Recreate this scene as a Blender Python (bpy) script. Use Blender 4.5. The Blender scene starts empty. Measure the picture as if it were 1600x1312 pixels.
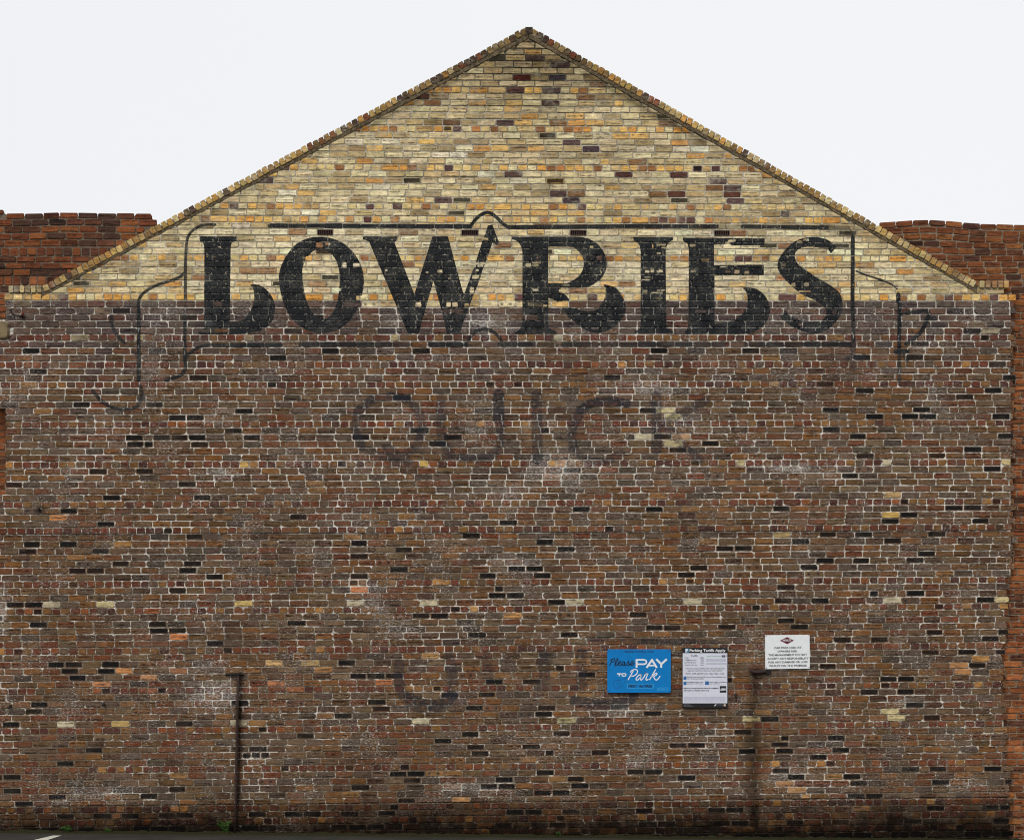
import bpy, bmesh, math, random
import numpy as np

# ------------------------------------------------------------------ scene, camera, light
sc = bpy.context.scene
COL = sc.collection
S = 0.0082                      # metres per photograph pixel on the wall plane (brick = 28.5 px = 0.234 m)
BASE = 1305.0                   # photograph row of the wall foot at mid width
CAM_D, CAM_Z = 17.0, 1.65
FRAME_W = 1600 * S

cam_d = bpy.data.cameras.new('camera')
cam = bpy.data.objects.new('camera', cam_d)
COL.objects.link(cam)
cam.location = (0, -CAM_D, CAM_Z)
cam.rotation_euler = (math.radians(90), 0, 0)
cam_d.sensor_width = 36.0
cam_d.sensor_fit = 'HORIZONTAL'
cam_d.lens = 36.0 * CAM_D / FRAME_W
cam_d.shift_y = ((BASE - 656) * S - CAM_Z) / FRAME_W
cam_d.clip_end = 2000
sc.camera = cam

SUN_EL, SUN_AZ = math.radians(48), math.radians(-24)      # soft bright patch of cloud, up and to the left behind the camera
world = bpy.data.worlds.new('World')
sc.world = world
world.use_nodes = True
wn, wl = world.node_tree.nodes, world.node_tree.links
bg = wn['Background']
sky = wn.new('ShaderNodeTexSky')
sky.sky_type = 'NISHITA'
sky.sun_disc = False
sky.sun_elevation = SUN_EL
sky.sun_rotation = math.radians(180) - SUN_AZ
sky.dust_density = 6.0
wtc = wn.new('ShaderNodeTexCoord')
wno = wn.new('ShaderNodeTexNoise')
wno.inputs['Scale'].default_value = 1.3
wno.inputs['Detail'].default_value = 3
wl.new(wtc.outputs['Generated'], wno.inputs['Vector'])
wr = wn.new('ShaderNodeValToRGB')
wr.color_ramp.elements[0].position = 0.3
wr.color_ramp.elements[0].color = (7.3, 7.5, 7.8, 1)
wr.color_ramp.elements[1].position = 0.7
wr.color_ramp.elements[1].color = (8.0, 8.1, 8.25, 1)
wl.new(wno.outputs['Fac'], wr.inputs['Fac'])
wm = wn.new('ShaderNodeMix')
wm.data_type = 'RGBA'
wm.inputs[0].default_value = 0.95                         # thick even cloud over the clear sky
wl.new(sky.outputs[0], wm.inputs[6])
wl.new(wr.outputs[0], wm.inputs[7])
wl.new(wm.outputs[2], bg.inputs['Color'])
bg.inputs['Strength'].default_value = 0.1

sun_d = bpy.data.lights.new('sun', 'SUN')
sun_d.energy = 1.5
sun_d.angle = math.radians(14)
sun_d.color = (1.0, 0.975, 0.94)
sun = bpy.data.objects.new('sun', sun_d)
COL.objects.link(sun)
sun.rotation_euler = (math.radians(90) - SUN_EL, 0, SUN_AZ)

vs = sc.view_settings
vs.view_transform = 'Standard'
vs.look = 'None'
vs.gamma = 1.0
vs.use_curve_mapping = False
vs.exposure = 0.22
sc.cycles.pixel_filter_type = 'BLACKMAN_HARRIS'
sc.cycles.filter_width = 1.05
sc.cycles.max_bounces = 6

LIT = 0.92                      # what a white wall would render at: target colours are divided by it

# ------------------------------------------------------------------ helpers
rng = random.Random(11)


def X(px): return (px - 800.0) * S
def Z(py): return (BASE - py) * S


def srgb(r, g, b, k=1.0):
    out = []
    for v in (r, g, b):
        v = v / 255.0
        v = v / 12.92 if v <= 0.04045 else ((v + 0.055) / 1.055) ** 2.4
        out.append(min(0.85, v * k))
    return tuple(out)


def mesh_obj(name, verts, faces, mat=None, parent=None, smooth=False):
    me = bpy.data.meshes.new(name)
    me.from_pydata([tuple(v) for v in verts], [], faces)
    if mat: me.materials.append(mat)
    if smooth:
        for p in me.polygons: p.use_smooth = True
    o = bpy.data.objects.new(name, me)
    COL.objects.link(o)
    if parent: o.parent = parent
    return o


def thing(name, label, cat, loc=(0, 0, 0), group=None):
    o = bpy.data.objects.new(name, None)
    o.empty_display_size = 0.2
    o.location = loc
    COL.objects.link(o)
    o['label'] = label
    o['category'] = cat
    if group: o['group'] = group
    return o


def box_data(x0, x1, y0, y1, z0, z1, base=0):
    v = [(x0, y0, z0), (x1, y0, z0), (x1, y1, z0), (x0, y1, z0), (x0, y0, z1), (x1, y0, z1), (x1, y1, z1), (x0, y1, z1)]
    f = [(0, 3, 2, 1), (4, 5, 6, 7), (0, 1, 5, 4), (1, 2, 6, 5), (2, 3, 7, 6), (3, 0, 4, 7)]
    return v, [tuple(i + base for i in q) for q in f]


def prism_data(poly, y0, y1, base=0):
    """poly: (x, z) counter-clockwise seen from the camera side (-y)."""
    n = len(poly)
    v = [(x, y0, z) for x, z in poly] + [(x, y1, z) for x, z in poly]
    f = [tuple(range(n)), tuple(reversed(range(n, 2 * n)))]
    f += [(i, i + n, (i + 1) % n + n, (i + 1) % n) for i in range(n)]
    return v, [tuple(i + base for i in q) for q in f]


def catmull(pts, n=6):
    p = [np.array(q, float) for q in pts]
    if len(p) < 3: return [tuple(q) for q in p]
    p = [2 * p[0] - p[1]] + p + [2 * p[-1] - p[-2]]
    out = []
    for i in range(1, len(p) - 2):
        a, b, c, d = p[i - 1:i + 3]
        for k in range(n):
            t = k / n
            out.append(0.5 * ((2 * b) + (c - a) * t + (2 * a - 5 * b + 4 * c - d) * t * t + (3 * b - a - 3 * c + d) * t ** 3))
    out.append(p[-2])
    return [tuple(q) for q in out]


# ------------------------------------------------------------------ course lines of the old wall (settled, so not quite level)
SETTLE = 0.0205
def settled(y, x):
    return y - SETTLE * (y - 520.0) * (x - 800.0) / 1600.0


COURSES = [56, 66, 76, 86, 95.6, 106, 116, 126.2, 136, 146.5, 156.5, 166.2, 176.2, 186.6, 196.9, 206.9, 217.2, 226.9, 237.5, 247.5, 257.5, 267.5, 277.5,
           287.5, 297.5, 307.9, 318.1, 328.1, 338.1, 348.5, 358.1, 368.5, 378.4, 388.5, 398.5, 408.5, 418.5, 428.8, 438.8, 448.8, 459, 469.8, 480.6, 491,
           501.3, 511.9, 522.3, 532.8, 542.8, 553.5, 564, 574.8, 584.8, 595.4, 605.6, 615.9, 626.3, 636.3, 646.3, 656.9, 666.9, 677.3, 687.8, 698.5, 708.8,
           718.8, 729.4, 739.8, 749.8, 760, 770.3, 780.6, 791, 801, 811.5, 821.3, 831.9, 841.9, 852.8, 862.9, 872.9, 883.1, 893.8, 904, 914.4, 924.8, 935.4,
           946, 956, 966.3, 976.6, 986.6, 996.9, 1007.5, 1018.1, 1028.1, 1038.8, 1049, 1059.4, 1069.4, 1079.4, 1089.8, 1100.4, 1110.6, 1120.6, 1131, 1141,
           1151.3, 1161.3, 1171, 1181.3, 1191.5, 1201.8, 1212.1, 1222.6, 1233, 1243.6, 1252.8, 1263, 1273, 1283.6, 1293.6, 1304, 1314.3, 1324.6, 1335]
HEADERS = {136, 196.9, 257.5, 318.1, 338.1, 398.5, 459, 522.3, 564, 595.4, 656.9, 718.8, 780.6, 821.3, 904, 946, 1007.5, 1069.4, 1131, 1191.5, 1252.8, 1273, 1293.6}

# outer line of the verge (photograph pixels)
PK = (826.0, 45.0)
L0, R0 = (67.0, 449.0), (1526.0, 442.0)
SL = (L0[1] - PK[1]) / (PK[0] - L0[0])          # rise per px, left
SR = (R0[1] - PK[1]) / (R0[0] - PK[0])


def verge_y(x, off=0.0):
    return PK[1] + off + (SL * (PK[0] - x) if x < PK[0] else SR * (x - PK[0]))


# ------------------------------------------------------------------ painted lettering, stains and painted-in shade, drawn as masks on the wall plane
MW, MH, MS = 3200, 2624, 2.0                    # two texels per photograph pixel
mask = np.zeros((4, MH, MW), np.float32)        # 0 black paint, 1 ghost paint, 2 lime bloom, 3 soot, damp and painted-in shade


def fill_poly(ch, pts, val=1.0, mode='max'):
    p = np.array(pts, float) * MS
    x0, x1 = max(0, int(p[:, 0].min()) - 1), min(MW, int(p[:, 0].max()) + 2)
    y0, y1 = max(0, int(p[:, 1].min()) - 1), min(MH, int(p[:, 1].max()) + 2)
    if x1 <= x0 or y1 <= y0: return
    acc = np.zeros((y1 - y0, x1 - x0), np.float32)
    for ox in (0.25, 0.75):
        for oy in (0.25, 0.75):
            gx, gy = np.meshgrid(np.arange(x0, x1) + ox, np.arange(y0, y1) + oy)
            ins = np.zeros(gx.shape, bool)
            q = np.roll(p, -1, 0)
            for (ax, ay), (bx, by) in zip(p, q):
                if ay == by: continue
                c = (ay > gy) != (by > gy)
                ins ^= c & (gx < (bx - ax) * (gy - ay) / (by - ay) + ax)
            acc += ins * 0.25
    a = mask[ch, y0:y1, x0:x1]
    if mode == 'max': np.maximum(a, acc * val, out=a)
    else: a *= (1 - acc * val)


def stroke(ch, pts, w, val=1.0, soft=0.7, smooth=True):
    """w: full width in px; val may be one number or one per point."""
    if smooth and len(pts) > 2: pts = catmull(pts)
    p = np.array(pts, float) * MS
    r, s = w * MS / 2, soft * MS
    x0, x1 = max(0, int(p[:, 0].min() - r - s) - 1), min(MW, int(p[:, 0].max() + r + s) + 2)
    y0, y1 = max(0, int(p[:, 1].min() - r - s) - 1), min(MH, int(p[:, 1].max() + r + s) + 2)
    if x1 <= x0 or y1 <= y0: return
    gx, gy = np.meshgrid(np.arange(x0, x1) + .5, np.arange(y0, y1) + .5)
    d = np.full(gx.shape, 1e9)
    for a, b in zip(p[:-1], p[1:]):
        ab = b - a
        l2 = max(1e-6, float(ab @ ab))
        t = np.clip(((gx - a[0]) * ab[0] + (gy - a[1]) * ab[1]) / l2, 0, 1)
        d = np.minimum(d, np.hypot(gx - a[0] - t * ab[0], gy - a[1] - t * ab[1]))
    t = np.clip((r + s - d) / (2 * s), 0, 1)
    m = mask[ch, y0:y1, x0:x1]
    np.maximum(m, (t * t * (3 - 2 * t) * val).astype(np.float32), out=m)


def blob(ch, cx, cy, rx, ry, val, p=1.0):
    x0, x1 = max(0, int((cx - rx) * MS)), min(MW, int((cx + rx) * MS) + 1)
    y0, y1 = max(0, int((cy - ry) * MS)), min(MH, int((cy + ry) * MS) + 1)
    if x1 <= x0 or y1 <= y0: return
    gx, gy = np.meshgrid((np.arange(x0, x1) + .5) / MS, (np.arange(y0, y1) + .5) / MS)
    d = np.clip(1 - np.hypot((gx - cx) / rx, (gy - cy) / ry), 0, 1) ** p
    m = mask[ch, y0:y1, x0:x1]
    np.maximum(m, (d * val).astype(np.float32), out=m)


class Zm:
    """Coordinates read off an enlargement of the photograph."""
    def __init__(s, x0, y0, k): s.x0, s.y0, s.k = x0, y0, k
    def __call__(s, *pts): return [(s.x0 + a / s.k, s.y0 + b / s.k) for a, b in pts]


def outline(z, *segs):
    out = []
    for sg in segs:
        q = z(*sg)
        out += catmull(q, 6) if len(q) > 2 else q
    return out


K = 1312 / 200.0
z = Zm(290, 350, K)             # L
fill_poly(0, outline(z, [(148, 127), (530, 127)], [(530, 178), (485, 185), (468, 212), (462, 262)], [(455, 1005), (456, 1010)],
                     [(456, 1010), (520, 1005), (580, 985), (640, 930), (685, 850), (702, 775), (700, 700), (687, 655), (660, 618)],
                     [(660, 618), (730, 622), (800, 650), (870, 720), (908, 800), (920, 880), (900, 970), (850, 1040), (770, 1085), (690, 1112), (600, 1128)],
                     [(480, 1132), (132, 1132)], [(132, 1108), (170, 1090), (188, 1060), (190, 1000)], [(192, 262), (186, 212), (170, 187), (148, 180)]))
z = Zm(420, 350, K)             # O
oo = catmull(z((540, 130), (650, 148), (760, 195), (860, 285), (930, 390), (965, 490), (974, 600), (962, 700), (930, 810), (880, 920), (800, 1020), (700, 1088), (560, 1120),
               (430, 1102), (340, 1062), (250, 985), (180, 880), (130, 740), (106, 600), (108, 500), (140, 400), (190, 310), (260, 225), (340, 170), (440, 138), (540, 130)))
oi = catmull(z((525, 258), (600, 278), (660, 330), (700, 400), (720, 480), (726, 580), (718, 700), (700, 800), (660, 900), (610, 958), (555, 975), (500, 955), (440, 900),
               (400, 820), (370, 720), (350, 600), (342, 500), (355, 420), (390, 350), (450, 285), (525, 258)))
fill_poly(0, oo)
fill_poly(0, oi, 1.0, 'cut')
z = Zm(560, 320, 1312 / 240.0)  # W with its arrow
fill_poly(0, z((38, 270), (335, 270), (333, 300), (308, 322), (478, 762), (632, 270), (765, 270), (892, 742), (905, 760), (1005, 480), (1056, 320), (1078, 262), (1105, 178),
               (1145, 168), (1202, 325), (1182, 346), (1146, 322), (1092, 480), (1060, 560), (1022, 680), (985, 765), (950, 862), (900, 990), (870, 1102), (755, 1102),
               (720, 940), (641, 652), (515, 1102), (425, 1102), (92, 318), (60, 302), (38, 296)))
z = Zm(790, 350, K)             # R
fill_poly(0, outline(z, [(65, 130), (700, 130)], [(700, 130), (770, 133), (850, 152), (940, 202), (1002, 280), (1035, 370), (1035, 440), (1002, 530), (940, 592), (860, 640), (760, 655)],
                     [(640, 655), (575, 655)], [(575, 655), (546, 676), (550, 700), (580, 708)], [(580, 708), (612, 725), (645, 762), (660, 785)], [(650, 790), (600, 786)],
                     [(530, 802), (490, 775), (440, 760)], [(437, 1030), (450, 1062)], [(470, 1080), (500, 1092), (525, 1104)], [(520, 1122), (92, 1126)],
                     [(92, 1110), (140, 1085), (160, 1055), (166, 1020)], [(173, 1000), (172, 300)], [(172, 300), (166, 255), (145, 208), (110, 172), (65, 160)]))
fill_poly(0, outline(z, [(437, 235), (660, 235)], [(660, 235), (700, 243), (752, 285), (792, 350), (801, 410), (785, 480), (742, 540), (690, 578), (630, 607)], [(600, 607), (437, 607)]), 1.0, 'cut')
fill_poly(0, outline(z, [(580, 850), (680, 855)], [(680, 855), (760, 882), (850, 895), (920, 884), (970, 840), (1010, 770), (1028, 700), (1020, 655), (1000, 618)],
                     [(1000, 618), (1060, 630), (1130, 655), (1180, 710), (1220, 790), (1231, 860), (1220, 930), (1180, 990), (1120, 1050), (1040, 1097), (940, 1117), (850, 1102), (790, 1070), (720, 1010), (650, 960), (610, 905), (580, 850)]))
z = Zm(960, 350, K)             # I
fill_poly(0, outline(z, [(190, 133), (603, 133)], [(603, 165), (560, 190), (535, 230), (526, 285)], [(530, 1030), (533, 1035)], [(533, 1035), (550, 1068), (590, 1092), (603, 1100)],
                     [(603, 1120), (210, 1120)], [(212, 1100), (245, 1085), (264, 1065), (269, 1030)], [(269, 300), (268, 290)], [(268, 290), (260, 230), (238, 192), (198, 172)]))
z = Zm(1050, 350, K)            # E
fill_poly(0, outline(z, [(110, 140), (950, 148)], [(948, 222), (620, 222)], [(590, 206), (432, 212)], [(432, 420), (942, 420)], [(942, 526), (437, 530)], [(437, 1000), (438, 1028)],
                     [(438, 1028), (540, 1010), (640, 980), (705, 930), (752, 880), (772, 830), (776, 780), (766, 715), (742, 675), (690, 640)],
                     [(690, 640), (760, 648), (850, 662), (920, 702), (970, 762), (1000, 840), (1003, 895), (980, 980), (930, 1050), (870, 1092), (790, 1122)],
                     [(700, 1126), (130, 1126)], [(130, 1102), (158, 1070), (168, 1010)], [(172, 270), (170, 250)], [(170, 250), (158, 208), (130, 186), (112, 172)]))
z = Zm(1190, 350, K)            # S
fill_poly(0, outline(z, [(768, 232), (710, 305)], [(710, 305), (690, 276), (640, 256), (560, 240), (480, 236), (400, 250), (355, 282), (340, 322), (350, 370), (382, 420), (450, 470), (560, 545),
                         (680, 612), (760, 668), (812, 732), (830, 815), (820, 900), (780, 980), (700, 1062), (620, 1110), (540, 1126), (440, 1106), (330, 1062), (250, 1010), (175, 940)],
                     [(175, 940), (215, 935)], [(222, 900), (250, 888), (290, 940), (370, 980), (460, 1010), (560, 1015), (620, 990), (655, 940), (662, 885), (620, 830), (540, 780), (450, 740),
                      (370, 690), (290, 620), (230, 560), (190, 510), (164, 450), (166, 390), (200, 320), (260, 245), (340, 180), (430, 145), (560, 134), (680, 165), (768, 232)]))

# paint lost from single bricks: jagged patches
def lost(x0, y0, x1, y1, val=1.0):
    n, r = 22, random.Random(int(x0 * 7 + y0))
    cx, cy, hx, hy = (x0 + x1) / 2, (y0 + y1) / 2, (x1 - x0) / 2, (y1 - y0) / 2
    pts = []
    for i in range(n):
        a = 2 * math.pi * i / n
        c, s_ = math.cos(a), math.sin(a)
        k = 1 / max(abs(c), abs(s_)) ** 0.85 * r.uniform(0.78, 1.08)
        pts.append((cx + hx * c * k, cy + hy * s_ * k))
    fill_poly(0, pts, val, 'cut')


for zz, boxes in ((Zm(290, 350, K), [(285, 1072, 475, 1112, .9), (150, 1078, 280, 1112, .7), (290, 795, 380, 845, .6), (335, 228, 365, 248, .9)]),
                  (Zm(420, 350, K), [(478, 188, 560, 245, 1), (570, 190, 635, 222, .8), (752, 392, 797, 450, 1), (855, 400, 940, 440, .9), (752, 800, 935, 850, .9), (892, 735, 965, 785, 1), (375, 330, 410, 380, .9), (590, 664, 745, 690, 1)]),
                  (Zm(560, 320, 5.467), [(955, 492, 1100, 512, 1), (960, 510, 1005, 532, 1), (1015, 510, 1070, 532, 1), (1060, 282, 1112, 306, 1), (950, 706, 990, 756, 1), (968, 600, 1030, 632, .9), (1000, 550, 1030, 570, .8),
                                         (485, 830, 540, 872, 1), (750, 830, 790, 875, 1), (800, 832, 850, 872, 1), (905, 840, 945, 872, 1), (715, 888, 900, 932, .75), (575, 570, 600, 585, 1), (675, 555, 720, 582, .9), (225, 550, 250, 568, 1), (705, 900, 730, 915, 1)]),
                  (Zm(790, 350, K), [(200, 400, 265, 442, 1), (270, 388, 368, 408, 1), (270, 410, 340, 440, .7), (178, 930, 342, 986, .92), (378, 826, 430, 848, 1), (862, 222, 902, 250, .9), (930, 328, 990, 375, .9), (880, 1062, 955, 1088, .9),
                                     (270, 655, 340, 690, .8), (255, 1005, 262, 1050, 1), (590, 610, 660, 640, .5), (215, 805, 390, 850, .4)]),
                  (Zm(960, 350, K), [(430, 205, 530, 225, 1), (385, 205, 400, 245, .9), (480, 235, 530, 252, 1), (310, 472, 360, 505, .9), (370, 460, 410, 500, .9), (430, 470, 500, 500, .9), (275, 565, 370, 580, .9), (300, 540, 372, 552, .8),
                                     (370, 697, 500, 712, 1), (430, 670, 520, 690, .7), (280, 670, 340, 720, .5), (420, 745, 500, 775, .4), (430, 290, 480, 310, .8)]),
                  (Zm(1050, 350, K), [(570, 160, 655, 190, 1), (540, 180, 600, 206, .9), (220, 878, 355, 912, .95), (375, 880, 430, 910, .8), (635, 472, 695, 512, .8), (738, 482, 795, 512, .8), (490, 432, 560, 448, .9), (180, 205, 245, 240, .8),
                                      (300, 350, 385, 380, .7), (190, 470, 245, 500, .6), (545, 480, 600, 500, .7)]),
                  (Zm(1190, 350, K), [(360, 170, 420, 195, .9), (420, 150, 490, 175, .8), (600, 245, 690, 268, .8), (370, 680, 510, 700, 1), (430, 600, 490, 640, .7), (300, 600, 350, 650, .7), (720, 880, 770, 930, .8), (380, 1010, 435, 1052, .8), (200, 400, 250, 440, .4)])):
    for a, b, c, d, v in boxes:
        (p0, p1), = [zz((a, b), (c, d))]
        lost(p0[0], p0[1], p1[0], p1[1], v * (.72 if p0[0] > 800 else .95))

# scroll frame round the word
z = Zm(130, 340, 4.1)
stroke(0, z((845, 46), (800, 46), (745, 56), (695, 90), (670, 130), (660, 190), (656, 260)), 4.6, .82)
stroke(0, z((656, 260), (655, 350), (655, 520)), 5.2, .8, smooth=False)
stroke(0, z((655, 520), (652, 640)), 5.2, .45, smooth=False)
stroke(0, z((652, 640), (652, 900), (655, 960), (620, 1012), (530, 1040)), 5.6, .85)
stroke(0, z((655, 905), (685, 868), (740, 832), (800, 816), (870, 814)), 5.4, .85)
stroke(0, z((870, 816), (1040, 818), (1265, 816)), 6.2, .85)
stroke(0, z((655, 348), (620, 380), (560, 406), (490, 426), (420, 460), (378, 492), (356, 532), (352, 572)), 5.0, .82)
stroke(0, z((356, 590), (356, 1040)), 6.2, .92, smooth=False)
stroke(0, z((190, 612), (360, 606)), 6.0, .5, smooth=False)
stroke(0, z((182, 630), (190, 700), (215, 750), (262, 802)), 5.6, .75)
stroke(0, z((180, 640), (184, 672)), 8, .4, smooth=False)
stroke(1, z((150, 590), (330, 570)), 9, .4, smooth=False)
stroke(1, z((320, 860), (352, 880)), 8, .5, smooth=False)
stroke(0, z((366, 1080), (376, 1130), (370, 1170), (350, 1205), (320, 1222)), 6.0, .75)
stroke(0, z((300, 1228), (230, 1226), (160, 1204), (110, 1168), (62, 1110)), 5.6, .8)
stroke(0, [(422, 352.8), (560, 353), (735, 353.8)], 6.8, .95, smooth=False)
stroke(0, [(735, 353.8), (745, 341), (757, 333), (767, 333.5), (777, 341), (787, 351), (797, 356)], 5.6, .92)
stroke(0, [(796, 355), (1000, 353.5), (1120, 354)], 6.8, .9, smooth=False)
stroke(0, [(1120, 354), (1165, 354.5)], 7, .5, smooth=False)
stroke(0, [(1160, 354), (1240, 355), (1292, 355.5)], 6.6, .88, smooth=False)
stroke(0, [(1292, 355.5), (1326, 356)], 6.6, .6, smooth=False)
for a, b, v in ((470, 508, .8), (497, 545, .9), (545, 582, .92), (585, 613, .85), (614, 642, .7), (673, 699, .95), (701, 728, .95), (780, 830, .85), (836, 870, .5), (880, 905, .85),
                (907, 960, .7), (960, 1010, .75), (1010, 1030, .8), (1030, 1060, .7), (1060, 1130, .75), (1165, 1190, .7), (1190, 1240, .85), (1240, 1300, .85), (1300, 1328, .92)):
    stroke(0, [(a, 538), (b, 538)], 7.2, v * .9, smooth=False)
stroke(0, [(732, 531), (738, 523), (746, 517), (757, 514), (768, 517), (777, 524), (783, 532)], 5.4, .8)
stroke(0, [(1325, 356), (1331, 363), (1333, 372)], 3.0, .6)
stroke(0, [(1332.5, 371), (1332, 470)], 6.6, .9, smooth=False)
stroke(0, [(1332, 470), (1333.5, 533)], 6.6, .82, smooth=False)
stroke(1, [(1333, 535), (1333, 575)], 9, .75, smooth=False)
stroke(1, [(1325, 560), (1350, 560)], 9, .6, smooth=False)
z = Zm(1300, 420, K)
stroke(0, z((250, 25), (350, 65), (480, 108), (580, 146), (640, 180), (664, 206)), 2.8, .95)
stroke(0, z((480, 108), (520, 122)), 4.5, .9, smooth=False)
stroke(0, z((678, 268), (680, 335)), 7.0, .97, smooth=False)
stroke(0, z((692, 350), (690, 600), (688, 800)), 6.4, .93, smooth=False)
stroke(0, z((688, 800), (690, 1140)), 6.2, .72, smooth=False)
stroke(0, z((690, 468), (800, 450), (950, 432)), 6.0, .85, smooth=False)
stroke(0, z((975, 432), (990, 470), (965, 540), (915, 640), (850, 706), (758, 772)), 6.6, .85)
stroke(1, z((980, 500), (1045, 505)), 7, .8, smooth=False)
stroke(1, z((980, 585), (1140, 580)), 7, .55, smooth=False)
stroke(0, z((655, 850), (770, 848)), 7.5, .95, smooth=False)
stroke(0, z((735, 890), (775, 942)), 6, .7, smooth=False)
stroke(0, z((890, 1100), (980, 1140)), 5, .35, smooth=False)
mask[0][:, :] *= 1.0

# ghosts of an older word below, and of another near the signs
z = Zm(540, 590, 2.667)
qq = [(185, 75), (260, 90), (310, 150), (320, 210), (300, 280), (230, 335), (150, 330), (70, 290), (35, 210), (50, 140), (110, 90), (185, 75)]
for i in range(len(qq) - 1):
    stroke(1, z(*catmull([qq[i], ((qq[i][0] + qq[i + 1][0]) / 2, (qq[i][1] + qq[i + 1][1]) / 2), qq[i + 1]], 3)), 13, random.Random(i).choice((.55, .65, .75, .85)), 1.5)
stroke(1, z((170, 290), (260, 350)), 14, .6, 1.5, False)
stroke(1, z((395, 80), (400, 250), (440, 320)), 15, .62, 2)
stroke(1, z((638, 72), (638, 172)), 18, .9, .8, False)
stroke(1, z((645, 175), (640, 280), (590, 330), (480, 335)), 14, .65, 2)
stroke(1, z((795, 75), (800, 340)), 17, .7, 1.5, False)
stroke(1, z((1170, 108), (1110, 98), (1030, 104), (980, 135)), 14, .92, 1)
stroke(1, z((975, 150), (945, 210), (945, 290)), 15, .75, 1.5)
stroke(1, z((955, 300), (1000, 340), (1080, 345), (1150, 315)), 13, .55, 2)
stroke(1, z((1295, 75), (1295, 300)), 16, .68, 1.5, False)
stroke(1, z((1310, 200), (1400, 150), (1500, 95)), 14, .65, 1.5)
stroke(1, z((1320, 200), (1370, 230), (1400, 280), (1480, 345)), 13, .6, 1.5)
z = Zm(560, 980, 3.2)
stroke(1, z((205, 185), (205, 265), (230, 345), (300, 395), (400, 395), (465, 340), (470, 260), (455, 140)), 17, .6, 1.5)
stroke(1, z((245, 350), (310, 380), (400, 385), (470, 340)), 17, .8, 1)
stroke(1, z((640, 140), (650, 250)), 15, .45, 2)
stroke(1, z((925, 130), (930, 250), (900, 330)), 18, .45, 2)
stroke(1, z((1080, 365), (1200, 385), (1330, 375), (1380, 340)), 16, .8, 1.2)
stroke(1, z((1115, 130), (1115, 290)), 17, .55, 1.5)
stroke(1, [(920, 998), (1120, 1003)], 8, .6, 1.2, False)
stroke(1, [(1000, 1002), (1065, 1004)], 9, .75, 1.2, False)

# lime bloom
for b in ((880, 735, 95, 45, .9), (790, 765, 90, 30, .6), (1235, 731, 60, 14, .9), (1010, 605, 110, 30, .7), (760, 507, 60, 28, .9), (900, 520, 45, 18, .7), (620, 500, 40, 26, .8),
          (1260, 500, 70, 40, .5), (335, 1085, 80, 40, .9), (310, 1045, 90, 26, .6), (1410, 1095, 45, 16, .9), (1520, 1225, 60, 20, .7), (980, 1110, 60, 24, .7), (720, 1230, 90, 22, .9),
          (490, 1112, 90, 30, .4), (800, 880, 80, 20, .7), (350, 740, 40, 14, .9), (300, 655, 60, 16, .6), (850, 665, 60, 25, .6), (1060, 660, 90, 55, .5), (640, 985, 60, 20, .6),
          (990, 1190, 70, 26, .7), (160, 1240, 80, 18, .6), (4, 960, 16, 60, .9), (1300, 740, 90, 20, .5), (540, 815, 80, 40, .45), (1450, 540, 80, 60, .35), (250, 500, 90, 50, .3),
          (560, 915, 80, 18, .4), (1110, 1150, 60, 30, .6), (1240, 1210, 60, 26, .6), (520, 720, 160, 30, .3), (335, 1105, 30, 7, 1)):
    blob(2, *b)

# soot and damp, plus joint and recess shade and a bottom vignette painted in
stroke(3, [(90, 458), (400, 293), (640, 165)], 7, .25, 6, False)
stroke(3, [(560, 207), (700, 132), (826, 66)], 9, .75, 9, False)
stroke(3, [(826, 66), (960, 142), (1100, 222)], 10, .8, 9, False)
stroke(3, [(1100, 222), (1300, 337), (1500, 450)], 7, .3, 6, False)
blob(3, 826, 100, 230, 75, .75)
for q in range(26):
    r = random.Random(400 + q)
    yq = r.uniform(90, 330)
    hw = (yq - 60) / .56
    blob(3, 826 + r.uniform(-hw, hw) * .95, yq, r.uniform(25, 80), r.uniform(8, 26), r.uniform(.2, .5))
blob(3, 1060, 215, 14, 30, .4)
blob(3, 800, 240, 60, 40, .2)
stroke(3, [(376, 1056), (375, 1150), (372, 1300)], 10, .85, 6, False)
stroke(3, [(1179, 1050), (1176, 1160)], 16, .66, 11, False)
stroke(3, [(1176, 1150), (1178, 1245)], 24, .72, 13, False)
stroke(3, [(1178, 1262), (1179, 1312)], 30, .9, 12, False)
stroke(3, [(1140, 1246), (1225, 1247)], 3, .7, 2.5, False)
stroke(3, [(1176, 1262), (1182, 1285), (1179, 1312)], 20, 1.0, 12, False)
stroke(3, [(1166, 1290), (1170, 1312)], 12, .9, 9, False)
stroke(3, [(1190, 1270), (1194, 1312)], 10, .8, 9, False)
stroke(3, [(1176, 1200), (1177, 1250)], 12, .62, 12, False)
stroke(3, [(60, 797), (66, 797)], 12, .7, 4, False)  # shade of a small recess, painted on the flat brick
for i in range(80):
    x = i * 20 + 10
    r = random.Random(i)
    stroke(3, [(x - 11, settled(1251.8, x) + r.uniform(-.8, .8)), (x + 11, settled(1251.8, x) + r.uniform(-.8, .8))], 2.6, r.uniform(.45, .95), 1.2, False)  # shadowed, mossy plinth joint, its shade painted as a broken dark line
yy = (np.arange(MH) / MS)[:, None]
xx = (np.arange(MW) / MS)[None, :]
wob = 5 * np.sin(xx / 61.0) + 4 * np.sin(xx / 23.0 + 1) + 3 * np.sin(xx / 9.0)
np.maximum(mask[3], np.clip((yy - 1251.5 + .007 * (xx - 800)) / 3.0, 0, 1) * .62 + np.clip((yy - (1262 + wob)) / 40.0, 0, 1) * .42, out=mask[3])  # dark plinth band, plus a vignette painted in as a gradient
np.maximum(mask[3], np.clip((yy - (1150 + 4 * wob)) / 700.0, 0, 1).astype(np.float32), out=mask[3])  # wide faint part of the painted vignette, darker towards the bottom

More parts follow.
